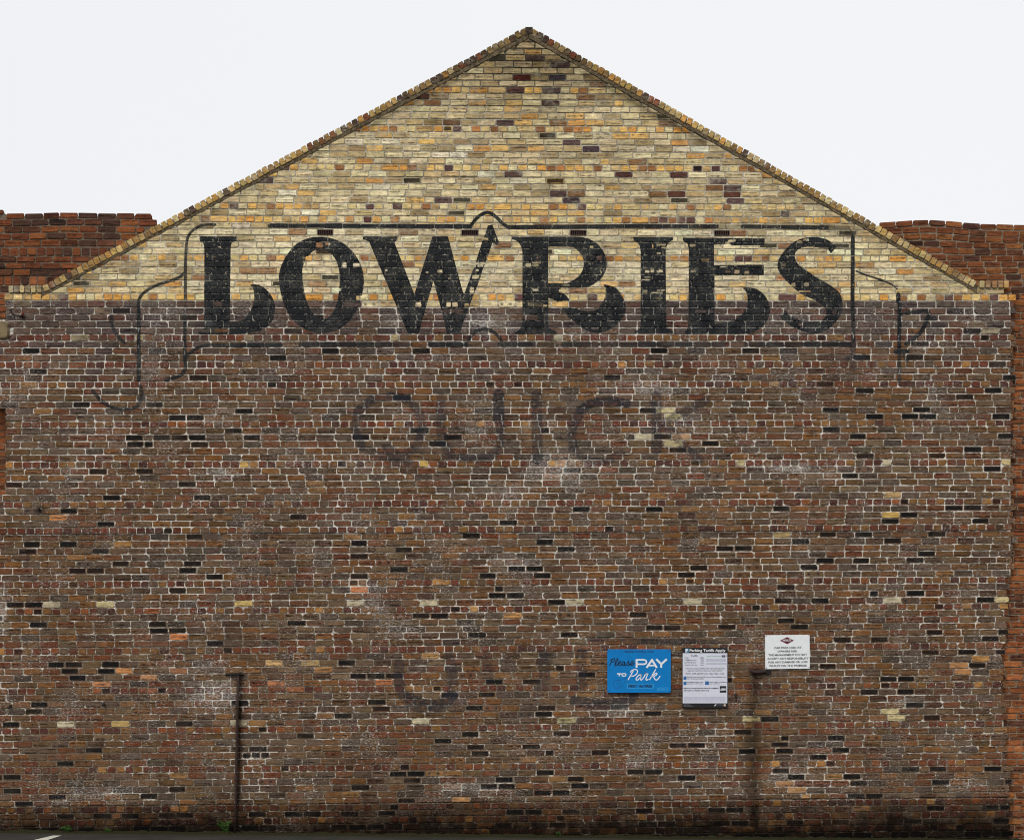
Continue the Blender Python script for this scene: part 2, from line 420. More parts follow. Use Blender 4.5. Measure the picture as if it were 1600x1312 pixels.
img = bpy.data.images.new('wall_paint_stains_and_shade', MW, MH, alpha=True, float_buffer=False)
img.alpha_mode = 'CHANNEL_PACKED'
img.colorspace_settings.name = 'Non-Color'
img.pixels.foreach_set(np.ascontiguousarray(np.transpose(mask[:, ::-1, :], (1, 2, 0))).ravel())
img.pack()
del mask


# ------------------------------------------------------------------ node helper
class N:
    def __init__(s, name):
        s.mat = bpy.data.materials.new(name)
        s.mat.use_nodes = True
        s.t = s.mat.node_tree
        s.n, s.l = s.t.nodes, s.t.links
        s.bsdf = s.n['Principled BSDF']
        s.bsdf.inputs['Roughness'].default_value = 0.9
        s.bsdf.inputs['Specular IOR Level'].default_value = 0.12
    def put(s, sock, v):
        if isinstance(v, bpy.types.NodeSocket): s.l.new(v, sock)
        elif isinstance(v, (int, float)): sock.default_value = v
        elif len(v) == 3 and sock.type == 'RGBA': sock.default_value = (*v, 1)
        else: sock.default_value = v
    def m(s, op, a, b=0.0, c=None, clamp=False):
        n = s.n.new('ShaderNodeMath'); n.operation = op; n.use_clamp = clamp
        s.put(n.inputs[0], a); s.put(n.inputs[1], b)
        if c is not None: s.put(n.inputs[2], c)
        return n.outputs[0]
    def vm(s, op, a, b):
        n = s.n.new('ShaderNodeVectorMath'); n.operation = op
        s.put(n.inputs[0], a); s.put(n.inputs[1], b)
        return n.outputs[0]
    def mix(s, f, a, b, mode='MIX'):
        n = s.n.new('ShaderNodeMix'); n.data_type = 'RGBA'; n.blend_type = mode
        s.put(n.inputs[0], f); s.put(n.inputs[6], a); s.put(n.inputs[7], b)
        return n.outputs[2]
    def ss(s, x, lo, hi, a=0.0, b=1.0, kind='SMOOTHSTEP'):
        n = s.n.new('ShaderNodeMapRange'); n.interpolation_type = kind
        s.put(n.inputs['Value'], x); s.put(n.inputs['From Min'], lo); s.put(n.inputs['From Max'], hi)
        s.put(n.inputs['To Min'], a); s.put(n.inputs['To Max'], b)
        return n.outputs[0]
    def noise(s, v, scale, detail=3, rough=.55):
        n = s.n.new('ShaderNodeTexNoise')
        s.put(n.inputs['Vector'], v); n.inputs['Scale'].default_value = scale
        n.inputs['Detail'].default_value = detail; n.inputs['Roughness'].default_value = rough
        return n.outputs['Fac']
    def attr(s, name):
        n = s.n.new('ShaderNodeAttribute'); n.attribute_name = name
        return n
    def pos(s): return s.n.new('ShaderNodeNewGeometry').outputs['Position']
    def sep(s, v):
        n = s.n.new('ShaderNodeSeparateXYZ'); s.put(n.inputs[0], v)
        return n.outputs
    def comb(s, x, y, z_):
        n = s.n.new('ShaderNodeCombineXYZ'); s.put(n.inputs[0], x); s.put(n.inputs[1], y); s.put(n.inputs[2], z_)
        return n.outputs[0]
    def masks(s, P):
        x, y, z_ = s.sep(P)
        u = s.m('MULTIPLY_ADD', x, 1 / (S * 1600), 0.5)
        v = s.m('MULTIPLY_ADD', z_, 1 / (S * 1312), (1312 - BASE) / 1312)
        t = s.n.new('ShaderNodeTexImage'); t.image = img; t.extension = 'CLIP'
        s.l.new(s.comb(u, v, 0.0), t.inputs['Vector'])
        c = s.n.new('ShaderNodeSeparateColor'); s.l.new(t.outputs['Color'], c.inputs[0])
        return c.outputs[0], c.outputs[1], c.outputs[2], t.outputs['Alpha'], z_
    def bump(s, h, strength, dist):
        n = s.n.new('ShaderNodeBump'); n.inputs['Strength'].default_value = strength; n.inputs['Distance'].default_value = dist
        s.l.new(h, n.inputs['Height']); s.l.new(n.outputs[0], s.bsdf.inputs['Normal'])
    def done(s, c):
        s.l.new(c, s.bsdf.inputs['Base Color']); return s.mat


PAINT = (0.0105, 0.0115, 0.0135)


def weather(s, c, P, B, z_, joint):
    """dirt, smeared mortar and lime that run across bricks and joints alike"""
    lower = s.ss(z_, Z(485), Z(455), 1.0, 0.0)
    w1 = s.noise(s.vm('MULTIPLY', P, (1, 1, 2.0)), 3.2, 7, .70)
    w2 = s.noise(s.vm('ADD', s.vm('MULTIPLY', P, (1, 1, 1.6)), (7.3, 0, 2.1)), 8.0, 6, .72)
    w3 = s.noise(s.vm('MULTIPLY', P, (5.0, 1, .45)), 1.0, 4, .6)
    brown = s.mix(w2, (.085, .060, .040), (.185, .140, .098))
    dirtc = s.mix(lower, s.mix(s.ss(w2, .38, .62), (.16, .135, .085), (.56, .51, .385)), brown)
    c = s.mix(s.m('MULTIPLY', s.ss(w1, .50, .62), .62 if joint else .48), c, dirtc)
    c = s.mix(s.m('MULTIPLY', s.ss(w2, .53, .68), s.m('MULTIPLY_ADD', lower, -.15, .66)), c, s.mix(1.0, c, (.42, .39, .36), 'MULTIPLY'))
    pit = s.m('MULTIPLY', s.ss(s.noise(s.vm('ADD', s.vm('MULTIPLY', P, (1, 1, 2.2)), (3, 0, 8)), 26, 5, .7), .59, .66), s.m('MULTIPLY_ADD', lower, -.45, .75))
    c = s.mix(pit, c, s.mix(1.0, c, (.26, .22, .17), 'MULTIPLY'))
    run = s.ss(w3, .52, .72)
    c = s.mix(s.m('MULTIPLY', run, .38), c, s.mix(1.0, c, (.55, .52, .50), 'MULTIPLY'))
    fl = s.noise(s.vm('MULTIPLY', P, (1, 1, 2.4)), 34, 6, .78)
    reg = s.noise(s.vm('ADD', P, (3.1, 0, 9.7)), 1.7, 4, .6)
    f = s.m('ADD', s.m('ADD', fl, s.m('MULTIPLY', s.m('MULTIPLY', B, .085), s.ss(s.noise(s.vm('ADD', s.vm('MULTIPLY', P, (1, 1, 1.8)), (1.7, 0, 5.5)), 4.5, 5, .7), .44, .60))), s.m('MULTIPLY', s.m('SUBTRACT', reg, .5), .32))
    f = s.m('ADD', f, s.m('MULTIPLY_ADD', lower, .05, -.05))
    c = s.mix(s.m('MULTIPLY', s.ss(f, .565, .66), .72), c, (.60, .56, .52))
    return c


def paint_over(s, c, P, R, G, A, extra, rnd, joint):
    """black sign paint, ghost paint, stains and painted-in shade over whatever colour c is"""
    flk = s.noise(P, 26.0, 5, .68)
    flk2 = s.noise(P, 5.0, 2, .5)
    f = s.m('ADD', s.m('ADD', flk, s.m('MULTIPLY', flk2, .25)), s.m('MULTIPLY', rnd, .07))
    gone = s.ss(f, .775 if not joint else .61, .85 if not joint else .73)
    keep = s.m('SUBTRACT', 1.0, s.m('MULTIPLY', gone, .66 if not joint else .46))
    tone = s.mix(s.ss(s.m('ADD', s.noise(P, 60, 3, .6), s.m('MULTIPLY', s.m('SUBTRACT', flk2, .5), .6)), .44, .70), PAINT, (0.058, 0.060, 0.055))
    c = s.mix(s.m('MULTIPLY', s.m('MULTIPLY', G, 1.03), s.ss(flk, .40, .66, 1.0, .35), clamp=True), c, (0.022, 0.024, 0.032))
    c = s.mix(s.m('MULTIPLY', s.ss(R, .05, .95), keep), c, tone)
    dn = s.ss(s.noise(P, 11, 4, .6), .25, .75, .85, 1.25)
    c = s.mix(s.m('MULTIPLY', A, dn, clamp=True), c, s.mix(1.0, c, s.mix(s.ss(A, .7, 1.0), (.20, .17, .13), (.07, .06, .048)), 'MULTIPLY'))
    return c


def brick_material(name, per_object, red=False):
    s = N(name)
    P = s.pos()
    if per_object:
        oi_ = s.n.new('ShaderNodeObjectInfo')
        col, burn, rnd = oi_.outputs['Color'], oi_.outputs['Alpha'], oi_.outputs['Random']
    else:
        a = s.attr('bcol')
        col, burn, rnd = a.outputs['Color'], a.outputs['Alpha'], s.attr('brnd').outputs['Fac']
    uv = s.sep(s.attr('buv').outputs['Vector'])
    dm = s.sep(s.attr('bdim').outputs['Vector'])
    rnd2 = s.m('FRACT', s.m('MULTIPLY', rnd, 17.31))
    rnd3 = s.m('FRACT', s.m('MULTIPLY', rnd, 91.7))
    off = s.comb(s.m('MULTIPLY', rnd, 31.0), 0.0, s.m('MULTIPLY', rnd2, 47.0))
    PB = s.vm('ADD', P, off)
    R, G, B, A, z_ = s.masks(P)
    au, av = s.m('ABSOLUTE', uv[0]), s.m('ABSOLUTE', uv[1])
    du = s.m('MULTIPLY', s.m('SUBTRACT', 1.0, au), dm[0])
    dv = s.m('MULTIPLY', s.m('SUBTRACT', 1.0, av), dm[1])
    d = s.m('MINIMUM', du, dv)
    nst = s.noise(s.vm('MULTIPLY', PB, (7, 7, 55)), 1.0, 4, .6)
    ngr = s.noise(P, 150, 3, .7)
    nbl = s.noise(PB, 16, 5, .62)
    nbig = s.noise(P, .55, 3, .5)
    k = s.m('MULTIPLY', s.ss(nst, .30, .70, .52, 1.46, 'LINEAR'), s.ss(ngr, .3, .7, .82, 1.18, 'LINEAR'))
    k = s.m('MULTIPLY', k, s.ss(nbig, .3, .7, .90, 1.10, 'LINEAR'))
    hs = s.n.new('ShaderNodeHueSaturation'); s.put(hs.inputs['Color'], col); s.put(hs.inputs['Saturation'], s.ss(z_, Z(485), Z(455), 1.0, .97))
    warm = s.mix(s.ss(z_, Z(485), Z(455), 1.0, 0.0), (1, 1, 1), s.mix(s.ss(z_, Z(640), Z(540), 1.0, 0.0), (.96, .90, .83), (1.07, .975, .76)))
    tinted = s.mix(1.0, hs.outputs[0], warm, 'MULTIPLY')
    if red: tinted = col
    c = s.mix(1.0, tinted, s.comb(k, k, k), 'MULTIPLY')
    c = s.mix(s.m('MULTIPLY', s.ss(nbl, .50, .68), .55), c, s.mix(1.0, c, (.50, .47, .52), 'MULTIPLY'))
    c = s.mix(s.m('MULTIPLY', s.ss(s.noise(PB, 13, 3, .6), .55, .72), .5), c, s.mix(1.0, c, (1.45, 1.40, 1.35), 'MULTIPLY'))
    # firing marks: a black heart, streaks along the stretcher, round kiss marks
    wob_ = s.m('MULTIPLY', s.m('SUBTRACT', nbl, .5), .016)
    heart = s.m('MULTIPLY', burn, s.ss(s.m('ADD', d, wob_), .004, .013))
    c = s.mix(heart, c, s.mix(s.ss(nst, .5, .8), (.0065, .0060, .0060), (.022, .020, .019)))
    vv = s.m('ADD', s.m('ADD', uv[1], s.m('MULTIPLY', s.m('SUBTRACT', nst, .5), 1.1)), s.m('MULTIPLY', s.m('SUBTRACT', rnd3, .5), .5))
    ends = s.ss(au, .80, .97, 1.0, 0.0)
    def band(v0, w, lo, hi):
        b = s.ss(s.m('ABSOLUTE', s.m('SUBTRACT', vv, v0)), w * .4, w, 1.0, 0.0)
        on = s.m('MULTIPLY', s.m('GREATER_THAN', rnd2, lo), s.m('LESS_THAN', rnd2, hi))
        return s.m('MULTIPLY', b, on)
    st = s.m('MAXIMUM', s.m('MAXIMUM', band(.05, .30, .05, .22), band(.62, .30, .22, .36)), s.m('MAXIMUM', band(-.62, .30, .36, .48), s.m('MAXIMUM', band(.6, .25, .48, .58), band(-.6, .25, .48, .58))))
    st = s.m('MULTIPLY', s.m('MULTIPLY', st, ends), s.m('MULTIPLY', s.m('GREATER_THAN', dm[0], .08), s.m('MULTIPLY', s.ss(nbl, .38, .58, .15, .95), s.ss(z_, Z(485), Z(455), 1.0, .85))))
    c = s.mix(st, c, s.mix(1.0, c, (.24, .20, .20), 'MULTIPLY'))
    kx = s.m('MULTIPLY', s.m('SUBTRACT', s.m('ABSOLUTE', s.m('ADD', uv[0], .1)), .5), dm[0])
    kz = s.m('MULTIPLY', uv[1], dm[1])
    kd = s.m('SQRT', s.m('ADD', s.m('MULTIPLY', kx, kx), s.m('MULTIPLY', kz, kz)))
    kiss = s.m('MULTIPLY', s.m('MULTIPLY', s.ss(kd, .014, .026, 1.0, 0.0), s.m('LESS_THAN', rnd2, .014)), s.m('MULTIPLY', s.m('GREATER_THAN', dm[0], .08), s.ss(z_, Z(485), Z(455), 1.0, 0.0)))
    c = s.mix(s.m('MULTIPLY', kiss, .8), c, (.02, .018, .018))
    # mortar smeared over the arrises, lime bloom
    lime = s.mix(s.noise(P, 40, 2), (.36, .33, .29), (.60, .57, .53))
    sm = s.ss(s.m('ADD', s.m('SUBTRACT', d, s.m('MULTIPLY', s.ss(nbl, .45, .75), .013)), s.m('MULTIPLY', rnd3, .004)), -.002, .0035, 1.0, 0.0)
    lower = s.ss(z_, Z(485), Z(455), 1.0, 0.0)
    smc = s.mix(lower, (.33, .29, .21), s.mix(nbig, (.13, .097, .070), (.34, .30, .25)))
    if red: smc = (.15, .105, .07)
    c = s.mix(s.m('MULTIPLY', sm, .60), c, smc)
    bl = s.noise(s.vm('MULTIPLY', PB, (1, 1, 2.6)), 30, 6, .74)
    amt = s.m('ADD', s.m('ADD', bl, s.m('MULTIPLY', B, .17)), s.m('ADD', s.m('MULTIPLY', rnd3, .06), s.m('MULTIPLY', s.m('SUBTRACT', nbig, .5), .10)))
    c = s.mix(s.m('MULTIPLY', s.ss(s.m('ADD', amt, s.ss(z_, Z(485), Z(455), .0, -.05)), .625, .72), s.m('ADD', .50, s.m('MULTIPLY', B, .4))), c, lime)
    if not red:
        c = weather(s, c, P, B, z_, False)
        c = s.mix(s.m('MULTIPLY', heart, .72), c, (.0085, .0078, .0075))
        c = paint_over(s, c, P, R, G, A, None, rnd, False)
    else:
        c = s.mix(s.m('MULTIPLY', s.ss(s.noise(s.vm('MULTIPLY', P, (1, 1, 1.6)), 7, 6, .7), .52, .68), .55), c, s.mix(1.0, c, (.42, .38, .38), 'MULTIPLY'))
    h = s.m('ADD', s.m('ADD', s.m('MULTIPLY', nst, .6), s.m('MULTIPLY', ngr, .25)), s.m('MULTIPLY', s.m('MAXIMUM', heart, st), -.5))
    s.bump(h, .55, .006)
    s.l.new(s.ss(R, .2, .9, .92, .72), s.bsdf.inputs['Roughness'])
    return s.done(c)


def mortar_material(name, red=False):
    s = N(name)
    P = s.pos()
    R, G, B, A, z_ = s.masks(P)
    n1, n2, n3 = s.noise(P, .8, 4, .6), s.noise(s.vm('MULTIPLY', P, (1, 1, 3)), 9, 5, .68), s.noise(P, 90, 3, .65)
    if red:
        c = s.mix(s.ss(n2, .35, .65), (.15, .105, .070), (.29, .235, .17))
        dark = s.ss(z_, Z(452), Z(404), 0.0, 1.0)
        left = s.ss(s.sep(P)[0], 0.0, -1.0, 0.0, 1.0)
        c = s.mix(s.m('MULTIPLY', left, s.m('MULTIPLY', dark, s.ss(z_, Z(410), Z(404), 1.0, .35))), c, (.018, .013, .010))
        s.bump(n3, .5, .004)
        return s.done(c)
    pale = s.mix(s.ss(n3, .3, .7), (.56, .50, .41), (.85, .82, .74))
    brown = s.mix(s.ss(n3, .3, .7), (.125, .090, .058), (.225, .175, .120))
    f = s.m('ADD', s.m('ADD', s.m('MULTIPLY', s.m('SUBTRACT', n1, .5), .9), s.m('MULTIPLY_ADD', n2, 1.6, -.30)), s.m('MULTIPLY', B, .30))
    f = s.m('ADD', f, s.ss(z_, Z(1250), Z(620), -.10, .07, 'LINEAR'))
    lowc = s.mix(s.ss(f, .42, .62), brown, pale)
    gab = s.mix(s.ss(s.m('ADD', n2, s.m('MULTIPLY', s.m('SUBTRACT', n1, .5), .8)), .40, .66), (.30, .265, .19), (.62, .57, .46))
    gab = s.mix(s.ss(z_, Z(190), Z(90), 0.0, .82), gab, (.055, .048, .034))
    c = s.mix(s.ss(z_, Z(474), Z(468)), lowc, gab)
    c = weather(s, c, P, B, z_, True)
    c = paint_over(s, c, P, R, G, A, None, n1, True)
    s.bump(s.m('ADD', n3, n2), .6, .005)
    return s.done(c)


M_BRICK = brick_material('weathered_brick', True)
M_BRICK_RED = brick_material('weathered_red_brick', True, True)
M_BRICKS = brick_material('weathered_brickwork', False)
M_MORTAR = mortar_material('lime_mortar')
M_MORTAR_RED = mortar_material('red_wall_mortar', True)


def plain(name, col, rough=.6, var=.25, scale=40, metal=0.0, col2=None, spec=.4):
    s = N(name)
    s.bsdf.inputs['Roughness'].default_value = rough
    s.bsdf.inputs['Metallic'].default_value = metal
    s.bsdf.inputs['Specular IOR Level'].default_value = spec
    P = s.pos()
    c2 = col2 or tuple(v * (1 - var) for v in col)
    n = s.noise(P, scale, 4, .6)
    c = s.mix(s.ss(n, .35, .65), col, c2)
    s.bump(n, .15, .003)
    return s.done(c)


# ------------------------------------------------------------------ brick geometry
FACES = [(0, 1, 2, 3, 4, 5, 6, 7)]
for i in range(8):
    j = (i + 1) % 8
    FACES.append((i, 8 + i, 8 + j, j))
for i in range(8):
    j = (i + 1) % 8
    FACES.append((8 + i, 16 + i, 16 + j, 8 + j))


def brick_shape(q, yf, yb, r, wear=1.0):
    """q: four (x, z) corners bl, br, tr, tl. 24 vertices: worn face, arris, root in the mortar; and local coordinates."""
    bl, br, tr, tl = [np.array(p, float) for p in q]
    out, uv = [], []
    w, h = np.linalg.norm(br - bl), np.linalg.norm(tl - bl)
    hw, hh = max(w, np.linalg.norm(tr - tl)) / 2, h / 2
    ctr = (bl + br + tr + tl) / 4
    cs = [min(.35 * min(w, h) if min(w, h) > .01 else .003, r.uniform(.002, .009) * wear + (r.random() < .12) * .010 * wear) for _ in range(4)]
    ring = []
    P = [bl, br, tr, tl]
    for i in range(4):
        p, a, b = P[i], P[i - 1], P[(i + 1) % 4]
        la, lb = max(1e-6, np.linalg.norm(a - p)), max(1e-6, np.linalg.norm(b - p))
        ca, cb = min(cs[i], la * .4), min(cs[i] * r.uniform(.7, 1.3), lb * .4)
        ring += [p + (a - p) / la * ca, p + (b - p) / lb * cb]
    ring = [p + np.array((r.uniform(-1, 1), r.uniform(-1, 1))) * .0012 * wear for p in ring]
    ins = .0035
    V, U = [], []
    tilt, tz = r.uniform(-.0016, .0016), r.uniform(-.0012, .0012)
    for k in range(3):
        for p in ring:
            d = p - ctr
            n = d / max(1e-6, np.linalg.norm(d))
            pp = p - np.array((math.copysign(min(ins, abs(d[0]) * .5), d[0]), math.copysign(min(ins, abs(d[1]) * .5), d[1]))) if k == 0 else p
            y = (yf + tilt * d[0] / .1 + tz * d[1] / .04) if k == 0 else (yf + .0035 if k == 1 else yb)
            V.append((pp[0], y, pp[1]))
            dd = pp - ctr
            U.append((max(-1, min(1, dd[0] / max(hw, .004))), max(-1, min(1, dd[1] / max(hh, .004))), 0))
    return V, U, (hw, hh, 0)


def set_attr(me, name, typ, data, key):
    a = me.attributes.new(name, typ, 'POINT')
    a.data.foreach_set(key, np.asarray(data, np.float32).ravel())


class Stuff:
    """many small bricks joined into one mesh"""
    def __init__(s): s.V, s.F, s.U, s.D, s.C, s.R = [], [], [], [], [], []
    def add(s, V, U, D, col, burn, rnd):
        b = len(s.V)
        s.V += V; s.U += U
        s.D += [D] * len(V); s.C += [(*col, burn)] * len(V); s.R += [rnd] * len(V)
        s.F += [tuple(i + b for i in f) for f in FACES]
    def build(s, name, parent):
        o = mesh_obj(name, s.V, s.F, M_BRICKS, parent)
        me = o.data
        set_attr(me, 'buv', 'FLOAT_VECTOR', s.U, 'vector')
        set_attr(me, 'bdim', 'FLOAT_VECTOR', s.D, 'vector')
        set_attr(me, 'bcol', 'FLOAT_COLOR', s.C, 'color')
        set_attr(me, 'brnd', 'FLOAT', s.R, 'value')
        o['kind'] = 'stuff'
        return o


_variants = {}
def brick_mesh(w, h, depth, kind, r):
    """shared mesh for an individual brick, origin at the centre of its face"""
    key = (kind, round(w / .012), round(h / .008), r.randrange(6))
    if key not in _variants:
        V, U, D = brick_shape([(-w / 2, -h / 2), (w / 2, -h / 2), (w / 2, h / 2), (-w / 2, h / 2)], 0, depth, r, 1.6 if kind == 'red' else 1.0)
        me = bpy.data.meshes.new('brick')
        me.from_pydata(V, [], FACES)
        me.materials.append(M_BRICK_RED if kind == 'red' else M_BRICK)
        set_attr(me, 'buv', 'FLOAT_VECTOR', U, 'vector')
        set_attr(me, 'bdim', 'FLOAT_VECTOR', [D] * len(V), 'vector')
        _variants[key] = (me, w, h)
    return _variants[key]


def single_brick(name, cx, cz, y, w, h, ang, col, burn, parent, depth, kind, r):
    me, w0, h0 = brick_mesh(w, h, depth, kind, r)
    o = bpy.data.objects.new(name, me)
    o.location = (cx, y, cz)
    o.rotation_euler = (0, -ang, 0)
    o.scale = (w / w0, 1, h / h0)
    o.color = (*col, burn)
    o.parent = parent
    COL.objects.link(o)
    return o


# ------------------------------------------------------------------ brick colours, as they look in the photograph
K_ = 1 / LIT
def pal(*rows): return [(w, srgb(*c, K_)) for w, c in rows]
LOW_S = pal((24, (100, 74, 54)), (17, (100, 66, 50)), (10, (88, 74, 68)), (16, (98, 80, 64)), (10, (112, 78, 48)), (8, (76, 58, 50)), (7, (86, 66, 46)), (5, (72, 64, 60)), (2, (130, 98, 66)), (3, (100, 58, 42)))
BAND_S = pal((22, (90, 76, 70)), (22, (84, 74, 72)), (14, (100, 80, 70)), (14, (78, 66, 66)), (10, (104, 78, 62)), (8, (98, 66, 56)), (6, (62, 58, 60)), (4, (112, 96, 78)))
LOW_H = pal((24, (92, 52, 42)), (20, (104, 64, 46)), (11, (72, 46, 46)), (18, (106, 76, 50)), (9, (120, 88, 54)), (8, (90, 76, 66)), (3, (128, 76, 46)), (2, (166, 122, 72)), (6, (104, 60, 50)))
GAB_S = pal((32, (196, 178, 134)), (16, (206, 190, 148)), (16, (184, 160, 112)), (12, (168, 148, 108)), (7, (200, 160, 92)), (6, (146, 124, 86)), (3, (128, 92, 58)), (3, (88, 68, 64)), (2, (186, 138, 72)), (3, (212, 200, 168)))
GAB_H = pal((24, (206, 178, 118)), (18, (206, 160, 84)), (20, (204, 188, 142)), (10, (198, 140, 62)), (9, (140, 94, 54)), (7, (92, 64, 58)), (7, (172, 142, 92)), (3, (166, 112, 60)))
SIGN_S = pal((36, (204, 188, 148)), (24, (212, 198, 160)), (16, (192, 172, 128)), (9, (178, 158, 116)), (5, (202, 168, 108)), (3, (160, 122, 84)), (2, (140, 104, 72)))
RED_L = pal((26, (118, 68, 42)), (20, (104, 60, 40)), (14, (130, 78, 46)), (16, (92, 58, 42)), (12, (74, 52, 42)), (5, (138, 86, 54)))
RED_R = pal((26, (116, 69, 42)), (24, (106, 64, 42)), (14, (128, 80, 46)), (10, (94, 60, 42)), (7, (82, 56, 44)), (6, (134, 86, 50)))
RED_PIER = pal((26, (136, 80, 46)), (20, (124, 73, 42)), (16, (106, 65, 40)), (16, (148, 90, 52)), (8, (90, 58, 42)))
COPE = pal((26, (178, 146, 82)), (20, (192, 164, 104)), (16, (160, 124, 68)), (14, (190, 142, 70)), (10, (140, 110, 66)), (5, (120, 80, 50)), (4, (196, 176, 126)))
COPE_TOP = pal((24, (150, 122, 72)), (18, (120, 96, 60)), (14, (170, 128, 66)), (14, (98, 78, 56)), (10, (84, 66, 54)), (8, (130, 76, 50)), (8, (180, 152, 100)))


def blend(p, to, f):
    t_ = srgb(*to, K_)
    return [(w, tuple(a + (b - a) * f for a, b in zip(c, t_))) for w, c in p]


LOW_S = blend(LOW_S, (104, 80, 58), .06)
LOW_H = blend(LOW_H, (100, 72, 54), .08)
BAND_S = blend(BAND_S, (92, 77, 70), .25)


def pick(p, r):
    t = r.uniform(0, sum(w for w, _ in p))
    for w, c in p:
        t -= w
        if t <= 0: break
    k = r.uniform(.86, 1.14)
    return tuple(min(.85, v * k * r.uniform(.97, 1.03)) for v in c)


# single bricks that catch the eye: (x, y, colour)
CREAM, PALE, TAN, ORANGE, WHITE = (196, 184, 138), (186, 178, 150), (196, 146, 96), (200, 146, 62), (190, 184, 172)
SPOT = [(382, 726, (200, 168, 96)), (1390, 722, PALE), (1577, 722, (186, 170, 120)), (92, 946, PALE), (178, 945, CREAM), (382, 945, (192, 168, 104)), (560, 944, PALE), (677, 943, PALE), (908, 940, PALE), (1094, 939, PALE),
        (1400, 933, PALE), (1564, 932, CREAM), (787, 961, TAN), (560, 922, (190, 122, 78)), (95, 1131, PALE), (177, 1131, (176, 150, 96)), (383, 1128, PALE), (668, 1128, PALE), (898, 1125, (158, 152, 112)), (1165, 1119, CREAM), (1400, 1116, CREAM),
        (1035, 641, CREAM), (1050, 651, CREAM), (1000, 682, PALE), (1060, 682, (190, 150, 110)), (1044, 692, CREAM), (660, 724, (200, 170, 96)), (857, 724, ORANGE), (876, 724, (190, 130, 50)), (1160, 723, (170, 160, 120)),
        (80, 809, (176, 122, 72)), (195, 852, (150, 110, 60)), (282, 996, (196, 126, 78)), (205, 1048, (180, 126, 78)), (222, 1058, (176, 130, 90)), (152, 1069, (186, 128, 86)), (292, 1048, (150, 100, 64)), (425, 1036, (196, 162, 112)), (483, 1036, (180, 152, 100)), (425, 1066, (176, 118, 80)),
        (612, 1066, (176, 112, 70)), (495, 1044, (150, 112, 72)), (675, 1024, (186, 146, 90)), (735, 951, (186, 142, 84)), (795, 961, (190, 144, 90)), (1495, 1044, (178, 130, 84)), (1535, 1033, (170, 126, 72)), (732, 1248, (190, 144, 96)), (1218, 1228, (170, 126, 84)), (1255, 1239, (186, 142, 92)),
        (395, 524, (160, 142, 104)), (213, 527, (176, 160, 112)), (122, 527, (150, 138, 100)), (1550, 516, (160, 150, 116)), (614, 527, (176, 160, 112)), (874, 527, (166, 158, 122)), (1212, 600, (160, 130, 90)), (1215, 832, (168, 146, 96)), (1400, 802, (190, 158, 88)), (1405, 772, (180, 150, 100)),
        (1452, 1254, (170, 130, 80)), (175, 1273, (160, 112, 72)), (188, 1263, (150, 106, 66)), (278, 1263, (176, 126, 80)), (1342, 1264, (170, 126, 78)), (868, 160, (196, 196, 200)), (822, 121, (98, 40, 26)), (880, 121, (72, 60, 62)), (848, 161, (74, 44, 38)), (800, 273, (98, 72, 62)), (888, 313, (78, 62, 64)),
        (920, 233, (84, 66, 66)), (668, 150, (98, 62, 46)), (715, 192, (110, 80, 52)), (990, 121, (104, 72, 60)), (860, 141, (94, 74, 66)), (700, 262, (86, 64, 60)), (1050, 304, (98, 60, 44)), (970, 273, (92, 56, 48)), (1060, 273, (90, 56, 46)), (1150, 304, (100, 62, 46)), (570, 343, (96, 62, 54)), (860, 304, (98, 74, 66))]
SPOT_D = {}
for x, y, c in SPOT: SPOT_D.setdefault(int(y // 12), []).append((x, y, c))
HEARTS = [(67, 1104), (280, 655), (212, 680), (257, 679), (300, 684), (1375, 651), (1300, 640), (1440, 640), (1560, 611), (1410, 651), (1440, 651), (895, 795), (842, 888), (820, 889), (848, 897), (765, 899), (818, 930), (780, 932), (878, 940), (1415, 801), (1490, 791), (1540, 811), (1345, 874), (1290, 874), (1428, 874),
          (1445, 864), (1360, 925), (1440, 925), (1290, 935), (1537, 932), (1260, 976), (1220, 968), (1508, 1035), (845, 1116), (855, 1206), (790, 1217), (775, 1227), (895, 1227), (860, 1238), (882, 1238), (28, 1234), (28, 1254), (110, 848), (110, 1054), (160, 1038), (175, 1048), (1250, 1212), (1225, 1151), (1230, 1160)]
HEART_D = {}
for x, y in HEARTS: HEART_D.setdefault(int(y // 12), []).append((x, y))

AIR = [(496, 520), (721, 747), (891, 916), (1116, 1140)]
SIGN_BOX = [(945, 1010, 1050, 1085), (1063, 1008, 1139, 1106), (1192, 989, 1268, 1047)]


def wall_end_left(y):
    return 4 if y < 471 else (8 if y < 500 or 636 < y < 775 else -22)
def wall_end_right(y, i):
    if y < 471: return 1588 if y > 455 else 1574
    b = 1585 if y < 890 else (1577 if y < 1000 else (1570 if y < 1100 else (1574 if y < 1200 else 1581)))
    return b + ((i * 7) % 5 - 2) * 1.7


# ------------------------------------------------------------------ the gable wall
gable = thing('gable_wall', 'tall gable end of cream brick over brown brick with big faded black painted lettering', 'gable wall', (0, 0, 0))

